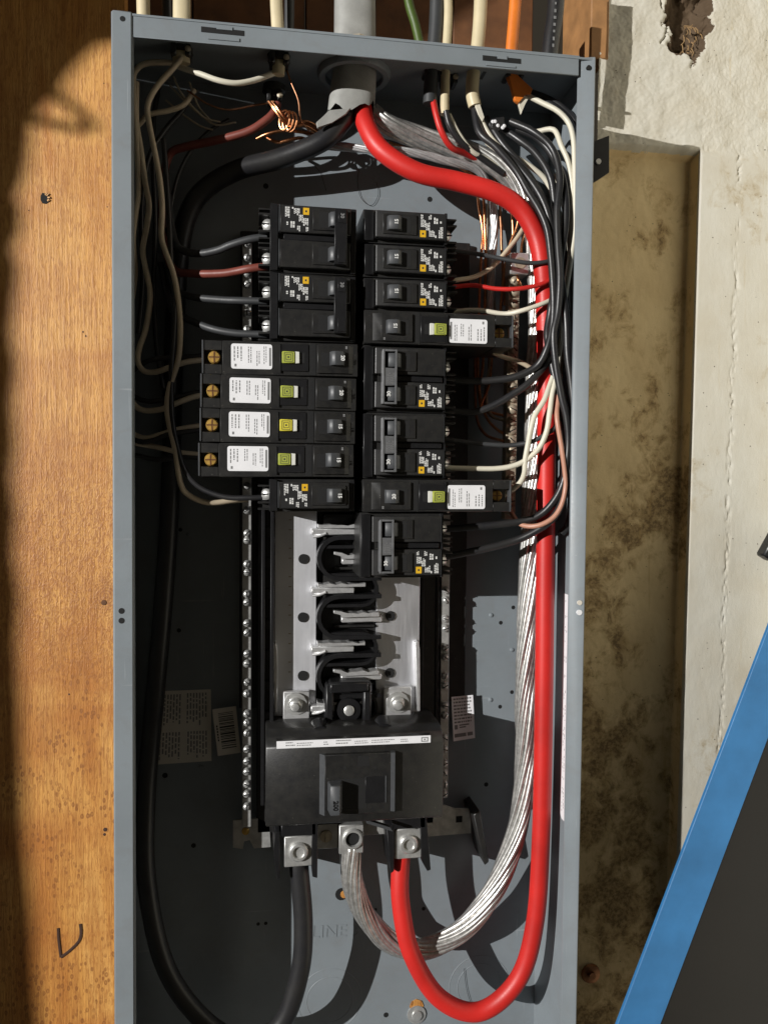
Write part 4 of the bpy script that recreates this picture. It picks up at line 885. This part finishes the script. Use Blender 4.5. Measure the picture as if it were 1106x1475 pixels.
# bare ground wires at the top right
GB = 'bare ground wires at the top right'
BW = [
 ('bright copper wire, leftmost hanging left of the twisted aluminium', 'copper', .05, [(560, 205, 2.6), (610, 222, 2.7), (660, 240, 2.8), (683, 262, 2.8), (690, 300, 2.8), (695, 335, 2.8), (693, 365, 2.8), (690, 430, 2.9), (688, 520, 3.0), (690, 570, 2.9), (697, 590, 2.8), (730, 600, 2.5)]),
 ('copper wire just right of the leftmost one, ending in the low loops', 'copper', .05, [(570, 208, 2.5), (620, 226, 2.6), (672, 244, 2.7), (694, 275, 2.7), (698, 330, 2.7), (699, 370, 2.8), (698, 450, 2.9), (695, 530, 2.9), (690, 560, 2.8), (700, 600, 2.7), (715, 618, 2.5), (732, 628, 2.4)]),
 ('dull copper wire hanging under the end of the red cable', 'dull_copper', .05, [(640, 222, 2.6), (690, 236, 2.6), (715, 262, 2.6), (721, 319, 2.5), (722, 355, 2.5), (724, 397, 2.5), (721, 450, 2.5), (723, 490, 2.4)]),
 ('copper wire slanting from the red cable down past the lug block', 'copper', .05, [(748, 262, 2.1), (747, 290, 2.2), (745, 323, 2.3), (733, 355, 2.4), (727, 386, 2.4), (722, 430, 2.5), (720, 455, 2.5)]),
 ('copper wire behind the lug block', 'copper', .055, [(762, 300, 2.4), (758, 330, 2.4), (752, 350, 2.4), (750, 372, 2.2)]),
 ('short bright copper strand under the lug block', 'copper', .05, [(744, 398, 2.0), (747, 406, 1.9), (750, 412, 2.1)]),
 ('dark copper wire in the deep group between breakers and bar', 'dull_copper', .05, [(703, 370, 2.9), (706, 450, 3.0), (704, 530, 3.0), (698, 575, 2.9), (706, 598, 2.7), (730, 607, 2.5)]),
 ('copper wire crossing the deep group and bending back left', 'copper', .045, [(709, 500, 2.8), (707, 530, 2.7), (704, 555, 2.6), (694, 580, 2.5), (690, 592, 2.6)]),
 ('dull copper wire curling to the middle of the neutral bar', 'dull_copper', .05, [(684, 470, 2.9), (684, 540, 2.9), (686, 600, 2.8), (698, 625, 2.6), (716, 633, 2.4), (732, 636, 2.3)]),
 ('tinned wire curling under the long breaker toward the bar', 'dull_zinc', .05, [(712, 480, 2.8), (701, 560, 2.7), (703, 590, 2.6), (715, 603, 2.5), (733, 604, 2.3)]),
 ('copper wire lying under the black cable near the conduit', 'copper', .055, [(370, 200, 2.7), (385, 193, 2.5), (410, 188, 2.4), (440, 191, 2.4), (470, 196, 2.6)]),
 ('copper wire looping low under the black cable', 'copper', .055, [(385, 199, 2.6), (400, 205, 2.4), (420, 201, 2.3), (435, 199, 2.4), (455, 208, 2.7)]),
 ('thin dark wire dropping past the bright copper knot', 'dull_copper', .03, [(412, 98, 1.6), (420, 120, 1.5), (430, 145, 1.5), (433, 172, 1.7), (445, 188, 2)]),
 ('thin bare wire fanning out left, uppermost', 'dull_zinc', .03, [(245, 123, 2.4), (270, 149, 2.3), (292, 168, 2.3), (312, 180, 2.4), (340, 176, 2.5)]),
 ('thin bare wire fanning out left, lowermost', 'dull_zinc', .03, [(239, 144, 2.4), (264, 165, 2.4), (290, 182, 2.4), (307, 187, 2.5)]),
 ('thin bare wire fanning out left, steepest', 'dull_zinc', .03, [(273, 118, 2.2), (279, 136, 2.2), (288, 156, 2.3), (305, 175, 2.4)]),
 ('thin copper strand crossing high between the left connectors', 'dull_copper', .03, [(270, 130, 2.0), (300, 150, 2.0), (330, 158, 2.1), (365, 152, 2.2), (390, 148, 2.2)]),
 ('thin bare wire drooping under the sagging cream wire', 'dull_zinc', .03, [(250, 110, 2.1), (262, 135, 2.0), (282, 158, 2.1), (296, 170, 2.2), (318, 176, 2.3)]),
 ('copper wire straying past the right of the twisted aluminium', 'copper', .045, [(700, 240, 2.4), (728, 262, 2.4), (736, 300, 2.5), (738, 340, 2.6), (730, 380, 2.7), (726, 440, 2.8)]),
 ('tinned wire fanning behind the copper pair at the upper right', 'dull_zinc', .045, [(670, 236, 2.9), (700, 262, 2.9), (703, 310, 2.9), (702, 370, 2.9), (712, 440, 2.95), (711, 500, 3.0)]),
]
for L, mt, r, P in BW: wire('bare_wire', L, mt, r, P, group=GB, n=8)
stranded('ground_strand', 'thin twisted aluminium ground lying under the neutral cable and hanging down', [(470, 210, 2.5), (510, 213, 2.3), (548, 216, 2.1), (590, 219, 2.0), (640, 231, 2.0), (688, 246, 2.2), (707, 282, 2.5), (712, 330, 2.6), (709, 370, 2.7), (706, 430, 2.8), (704, 500, 2.9)], .13, 7, .045, 1.6, 'aluminium', step=.08)
# copper knot on the left
mb = MB(); Pk = at(398, 160, 1.8); R = random.Random(8)
for k in range(9):
    dx, dy, dd = R.uniform(-4, 4), R.uniform(-2, 2), R.uniform(-.1, .1)
    mb.tube(pts_([(390+dx, 146, 1.8+dd), (397+dx, 155, 1.7+dd), (404+dx*.8, 166+dy, 1.7+dd), (412+dx*.6, 176+dy, 1.75+dd), (424, 181+dy, 1.9+dd), (440+dx, 178+dy*2, 2.1), (458+dx, 188+2*dy, 2.3)]), .035, 6)
for k in range(3):
    c = at(410+5*k, 173+1.2*k, 1.72); mb.tube([(c.x+.16*math.cos(a), c.y+.26*math.sin(a), c.z-.16*math.cos(a+.6)) for a in (0, .9, 1.8, 2.7, 3.6, 4.5, 5.4, 6.3)], .03, 6)
o = mb.obj('copper_knot', 'copper', None, Pk); tag(o, 'bright bunch of twisted copper strands under the left connector', 'copper wire')
# --- left-hand branch wires
LBG = 'branch wires on the left side'
WL = [
 ('dark wire running straight down behind the tan ones by the left rim', 'black_rubber', .08, [(230, 120, 2.6), (222, 170, 2.5), (221, 240, 2.4), (224, 320, 2.3), (222, 420, 2.3), (226, 500, 2.3), (236, 560, 2.2)]),
 ('dark wire crossing from the left connector to the left rim', 'black_rubber', .08, [(284, 130, 2.5), (262, 160, 2.4), (236, 190, 2.3), (214, 230, 2.2), (204, 300, 2.2), (206, 400, 2.2), (200, 480, 2.2)]),
 ('thin dark wire arching above the black power cable on the left', 'black_rubber', .06, [(330, 172, 2.8), (300, 190, 2.7), (270, 225, 2.7), (252, 270, 2.6), (244, 330, 2.5), (242, 400, 2.4)]),
 ('long tan wire from the cream cable, meandering down to the lower left breaker', 'tan_vinyl', .085, [(262, 84, 1.4), (248, 100, 1.3), (226, 125, 1.3), (213, 152, 1.3), (216, 182, 1.3), (224, 222, 1.3), (231, 262, 1.3), (234, 300, 1.3), (233, 340, 1.3), (239, 363, 1.2), (249, 390, 1.1), (255, 418, 1.1), (259, 451, 1.1), (260, 479, 1.1), (257, 518, 1.1), (244, 560, 1.1), (241, 590, 1.1), (246, 620, 1.1), (253, 650, 1.1), (260, 695, 1.3), (272, 713, 1.5), (300, 724, 1.7), (336, 721, 1.9), (356, 720, 2.2)]),
 ('black wire paired with the long tan one, entering the lower left breaker', 'black_rubber', .085, [(236, 200, 1.7), (243, 300, 1.6), (247, 380, 1.4), (251, 420, 1.2), (252, 450, 1.1), (250, 490, 1.1), (247, 540, 1.1), (248, 600, 1.1), (256, 645, 1.1), (268, 680, 1.2), (290, 703, 1.2), (325, 716, 1.1), (360, 717, 1.0), (388, 716, 1.0)]),
 ('cream wire sagging between the two left cable connectors', 'white_vinyl', .085, [(258, 96, 1.6), (272, 101, 1.4), (290, 107, 1.3), (315, 116, 1.2), (340, 120, 1.2), (365, 116, 1.3), (385, 109, 1.4), (398, 104, 1.5)]),
 ('tan wire bowing left out of the cream connector', 'tan_vinyl', .085, [(256, 92, 1.7), (238, 90, 1.6), (213, 91, 1.6), (198, 99, 1.7), (192, 118, 1.8), (196, 180, 1.8), (199, 240, 1.7), (200, 278, 1.6), (196, 308, 1.6), (192, 345, 1.6), (195, 390, 1.7), (191, 430, 1.9)]),
 ('short tan wire bending left behind the long tan one', 'tan_vinyl', .08, [(280, 130, 2.2), (266, 150, 2.0), (245, 159, 2.0), (216, 165, 2.1), (200, 180, 2.3)]),
 ('wavy tan wire close to the left rim, turning into the topmost brass-screw breaker', 'tan_vinyl', .085, [(197, 119, 2.0), (197, 174, 1.9), (203, 212, 1.8), (207, 245, 1.7), (211, 272, 1.6), (215, 295, 1.6), (212, 325, 1.6), (206, 359, 1.6), (210, 386, 1.5), (216, 415, 1.5), (216, 440, 1.5), (210, 475, 1.5), (201, 502, 1.5), (199, 520, 1.5), (207, 534, 1.5), (224, 536, 1.5), (248, 528, 1.5), (271, 521, 1.5), (300, 518, 1.6)]),
 ('tan wire bowing under into the second brass-screw breaker', 'tan_vinyl', .085, [(180, 560, 1.8), (192, 581, 1.5), (207, 591, 1.5), (231, 590, 1.5), (254, 581, 1.5), (282, 571, 1.5), (310, 568, 1.6)]),
 ('black wire above the tan one into the second brass-screw breaker', 'black_rubber', .08, [(180, 555, 1.9), (194, 571, 1.7), (214, 578, 1.6), (238, 575, 1.6), (282, 566, 1.6), (310, 562, 1.6)]),
 ('tan wire into the third brass-screw breaker', 'tan_vinyl', .08, [(182, 615, 1.8), (194, 626, 1.6), (211, 631, 1.5), (231, 626, 1.5), (258, 618, 1.6), (310, 610, 1.6)]),
 ('black wire twisted beside the tan into the third brass-screw breaker', 'black_rubber', .08, [(180, 618, 1.9), (200, 636, 1.5), (225, 633, 1.45), (240, 626, 1.5), (282, 620, 1.6), (310, 616, 1.6)]),
 ('tan wire into the lowest brass-screw breaker', 'tan_vinyl', .08, [(182, 634, 1.8), (200, 639, 1.6), (231, 645, 1.6), (261, 652, 1.6), (310, 656, 1.6)]),
 ('black wire under the tan into the lowest brass-screw breaker', 'black_rubber', .08, [(182, 652, 1.9), (205, 658, 1.7), (231, 662, 1.6), (261, 658, 1.6), (310, 660, 1.6)]),
 ('black wire into the topmost brass-screw breaker', 'black_rubber', .08, [(185, 540, 1.9), (200, 528, 1.7), (214, 520, 1.6), (236, 516, 1.6), (310, 512, 1.6)]),
 ('black wire with a lit end into the upper pole of the top left breaker', 'grey_rubber', .115, [(240, 250, 2.6), (245, 310, 2.4), (254, 352, 2.0), (270, 363, 1.7), (291, 365, 1.5), (315, 360, 1.3), (332, 353, 1.1), (359, 345, .95), (385, 341, .9)]),
 ('black wire into the upper pole of the second left breaker', 'grey_rubber', .11, [(236, 330, 2.6), (245, 400, 2.3), (256, 419, 1.9), (280, 428, 1.6), (319, 432, 1.3), (345, 433, 1.1), (385, 434, .95)]),
 ('black wire into the lower pole of the second left breaker', 'grey_rubber', .11, [(232, 380, 2.6), (246, 440, 2.2), (264, 456, 1.9), (283, 465, 1.6), (307, 474, 1.3), (340, 480, 1.1), (385, 482, .95)]),
]
for L, mt, r, P in WL: wire('branch_wire', L, mt, r, P, group=LBG)
wire('branch_wire', 'dark red wire from the copper knot down to the top left breaker', 'dull_red', .125, [(400, 150, 1.9), (394, 163, 1.8), (381, 175, 1.8), (356, 190, 1.9), (308, 203, 2.2), (270, 211, 2.5), (245, 222, 2.7), (236, 262, 2.8), (234, 330, 2.6), (249, 386, 2.0), (280, 394, 1.6), (319, 394, 1.3), (340, 391, 1.15), (360, 387, 1.0), (385, 384, .95)], group=LBG)
# --- sheathed cables above the panel and their ends inside
CG = 'cables entering the top of the panel'
def jacket(label, mat, r, L, flat=1, n=14): return wire('sheathed_cable', label, mat, r, L, 'cable', CG, n, flat)
jacket('cream cable at the far left above the panel', 'cream_vinyl', .2, [(204, -60, 2.2), (206, -20, 2.2), (207, 20, 2.2), (208, 60, 2.2)])
jacket('dark cable behind the two left cream cables', 'black_rubber', .16, [(240, -60, 2.8), (241, 0, 2.8), (243, 60, 2.8)])
jacket('cream cable over the left connector with the sagging wire', 'cream_vinyl', .26, [(262, -60, 1.5), (262, -20, 1.5), (262, 30, 1.5), (261, 70, 1.5), (262, 92, 1.5)], .6)
jacket('cream cable left of the big grey conduit', 'cream_vinyl', .19, [(397, -60, 1.4), (398, 0, 1.4), (400, 40, 1.4), (402, 82, 1.4), (401, 108, 1.4)], .7)
jacket('grey cable close behind the cream one by the conduit', 'grey_rubber', .16, [(416, -60, 2.0), (417, 0, 2.0), (416, 50, 2.0), (412, 90, 2)])
jacket('green cable right of the big grey conduit', 'green_vinyl', .15, [(580, -60, 2.4), (588, 0, 2.4), (598, 35, 2.4), (606, 70, 2.4)])
jacket('dark grey cable with a cut grey end and a small red wire', 'grey_rubber', .22, [(630, -60, 1.6), (629, 0, 1.6), (627, 45, 1.6), (623, 90, 1.6), (620, 125, 1.6), (619, 150, 1.6)])
jacket('thin white cable beside the dark grey one', 'cream_vinyl', .14, [(641, -60, 1.5), (645, 0, 1.5), (645, 30, 1.5), (643, 70, 1.5), (641, 120, 1.5), (640, 165, 1.5)])
jacket('wide cream cable between the white and the orange ones', 'cream_vinyl', .21, [(693, -60, 1.4), (692, 0, 1.4), (690, 40, 1.4), (686, 80, 1.4), (681, 110, 1.4), (680, 135, 1.4), (684, 153, 1.4)])
jacket('bright orange cable entering the top right', 'orange_vinyl', .19, [(745, -60, 1.4), (742, 0, 1.4), (739, 40, 1.4), (736, 80, 1.4), (737, 112, 1.4), (748, 130, 1.4)], .8)
jacket('thick black cable nearest the right corner above the panel', 'black_rubber', .27, [(803, -80, 1.8), (802, -30, 1.8), (799, 20, 1.8), (793, 60, 1.8), (788, 110, 1.8)])
jk = C.objects[-1]
mb = MB(); R = random.Random(12)
for k in range(9):
    c = at(801-.1*k*k*.1-.5*k, -14+10*k, 1.51); w = R.uniform(.03, .05)
    mb.rect(c.x-w, c.x+w, c.y-.07, c.y+R.uniform(-.02, .05), c.z)
pr = mb.obj('jacket_print', 'print_grey', jk, at(803, -80, 1.8), False)
cr = at(755, 140, 1.3)
mb = MB(); mb.prism([xy(*k, 1.35) for k in ((731, 112), (742, 108), (766, 130), (762, 138), (756, 136), (746, 150), (740, 146))], 1.25, 1.42, bev=.02); o = mb.obj('cut_jacket', 'orange_vinyl', None, cr); tag(o, 'split end of the orange cable jacket folded flat', 'cable jacket')
mb = MB(); mb.prism([xy(*k, 1.45) for k in ((748, 137), (760, 143), (754, 152), (749, 166), (745, 152))], 1.32, 1.45, bev=.01); o = mb.obj('paper_wrap', 'white_vinyl', None, cr); tag(o, 'torn white paper tip below the orange jacket', 'paper')
mb = MB(); mb.prism([xy(*k, 1.3) for k in ((683, 150), (690, 149), (697, 170), (694, 176), (688, 166))], 1.25, 1.4, bev=.01); o = mb.obj('paper_wrap', 'white_vinyl', None, at(690, 160, 1.3)); tag(o, 'torn white paper tip below the wide cream cable', 'paper')
mb = MB(); mb.prism([xy(*k, 1.3) for k in ((709, 170), (727, 166), (728, 182), (718, 190), (706, 184))], 1.3, 1.6, bev=.04); o = mb.obj('tape_wrap', 'black_rubber', None, at(718, 178, 1.4)); tag(o, 'blob of black tape dabbed white among the top right wires', 'tape')
mb = MB()
for a in range(5): q = at(710+4*a+random.uniform(-2, 2), 172+random.uniform(0, 14), 1.28); mb.lathe(q, [(.05, .02), (.06, 0), (.02, -.02)], (0, 0, 1), 7)
mb.obj('paint_dab', 'label_white', o, at(718, 178, 1.4))
# cable clamps under the top wall
def clamp(px, py, D, label, w=.42):
    c = at(px, py, D); r = thing('cable_clamp', label, 'cable clamp', tuple(c), 'cable clamps under the top wall')
    f = lambda mb, n, m_: mb.obj(n, m_, r, c)
    f(MB().lathe(c, [(w*1.05, -.3), (w*1.1, -.1), (w*.8, -.05), (w*.8, .12), (w*.5, .14)], (0, 1, 0), 18), 'locknut', 'black_plastic')
    f(MB().box(c.x-w*.7, c.x-w*.3, c.y-.05, c.y+.3, D-.35, D+.2, .03).box(c.x+w*.3, c.x+w*.7, c.y-.05, c.y+.3, D-.35, D+.2, .03), 'jaw', 'black_plastic')
    f(MB().lathe((c.x+w*.5, c.y+.12, D-.36), [(.09, .05), (.09, 0), (.03, -.03)], (0, 0, 1), 10), 'clamp_screw', 'dull_zinc'); return r
clamp(262, 72, 1.6, 'black clamp round the left cream cable'); clamp(402, 84, 1.5, 'black clamp round the cream cable left of the conduit')
clamp(395, 138, 2.4, 'low dark clamp where the copper knot comes in', .34); clamp(622, 100, 1.8, 'black clamp round the dark grey cable'); clamp(645, 112, 1.9, 'black clamp holding the thin white cable', .35)
clamp(685, 96, 1.6, 'black clamp round the wide cream cable'); clamp(737, 104, 1.6, 'black clamp round the orange cable')
c = at(800, 112, 2.2); o = MB().lathe((c.x, c.y-.35, 2.2), [(.5, 0), (.5, .06), (.42, .06), (.42, 0)], (0, 1, 0), 20).obj('open_bushing', 'dull_zinc', None, c); tag(o, 'empty knockout ring at the right end of the top wall', 'bushing')
# big conduit with bushing
cc = at(510, 120, 2.1); cd = thing('service_conduit', 'wide pale grey service sheath coming down through the top into the panel', 'conduit', tuple(cc), None)
def oval(L, rx, rd, name, mat, jag=False):
    P = [at(*p) for p in L]; mb = MB(); rings = []
    for i, c in enumerate(P):
        ring = []
        for k in range(28):
            a = 2*math.pi*k/28; s = lambda t: math.copysign(abs(t)**.75, t)
            y = c.y+((.16*math.sin(3*a)+.1*math.sin(7*a+1)-.28*math.cos(a)*(math.cos(a) < 0)+.0) if jag and i == len(P)-1 else 0)
            ring.append(mb.bm.verts.new((c.x+rx[i]*s(math.cos(a)), y, c.z+rd*s(math.sin(a)))))
        rings.append(ring)
    for a, b in zip(rings, rings[1:]):
        for k in range(28): mb.bm.faces.new([a[k], a[(k+1) % 28], b[(k+1) % 28], b[k]])
    return mb.obj(name, mat, cd, cc, True, 50)
oval([(511, -70, 1.9), (511, 0, 1.9), (511, 50, 1.9), (511, 100, 2.0), (508, 135, 2.0), (505, 158, 2.05)], (.64, .64, .65, .68, .72, .74), .5, 'sheath', 'conduit_grey', True)
mb = MB(); mb.prism([xy(*k, 1.6) for k in ((474, 160), (505, 157), (498, 166), (478, 178), (457, 186), (455, 178), (462, 172))], 1.52, 1.6, bev=.02); mb.obj('peeled_flap', 'conduit_grey', cd, cc)
bush = thing('conduit_bushing', 'dark round bushing and locknut around the grey service sheath', 'bushing', tuple(cc))
q = at(510, 118, 2.1)
MB().lathe((q.x, q.y-.1, 2.1), [(1.14, -.5), (1.16, -.1), (1.1, 0), (1.02, .02), (.92, .0), (.9, -.4)], (0, 1, 0), 32).obj('bushing_ring', 'grey_paint', bush, cc)
MB().lathe((q.x, q.y-.75, 2.1), [(1.42, -.0), (1.45, .1), (1.3, .2), (.9, .2)], (0, 1, 0), 8).obj('locknut', 'dull_zinc', bush, cc)
# loose hairs and fuzz that hang about on the back
mb = MB()
for P in ([(518, 240), (515, 262), (520, 285), (535, 296), (545, 280), (542, 262)], [(450, 235), (462, 250), (470, 275)], [(680, 1452), (672, 1425), (668, 1395)], [(845-20, 745), (830, 760), (826, 780), (820, 786)]):
    mb.tube([at(x, y, DB-.1) for x, y in P], .008, 4)
o = mb.obj('hair', 'void_black', None, at(518, 240, DB-.1)); tag(o, 'fine loose dark hairs clinging to the grey back plate', 'hair', None, 'stuff')
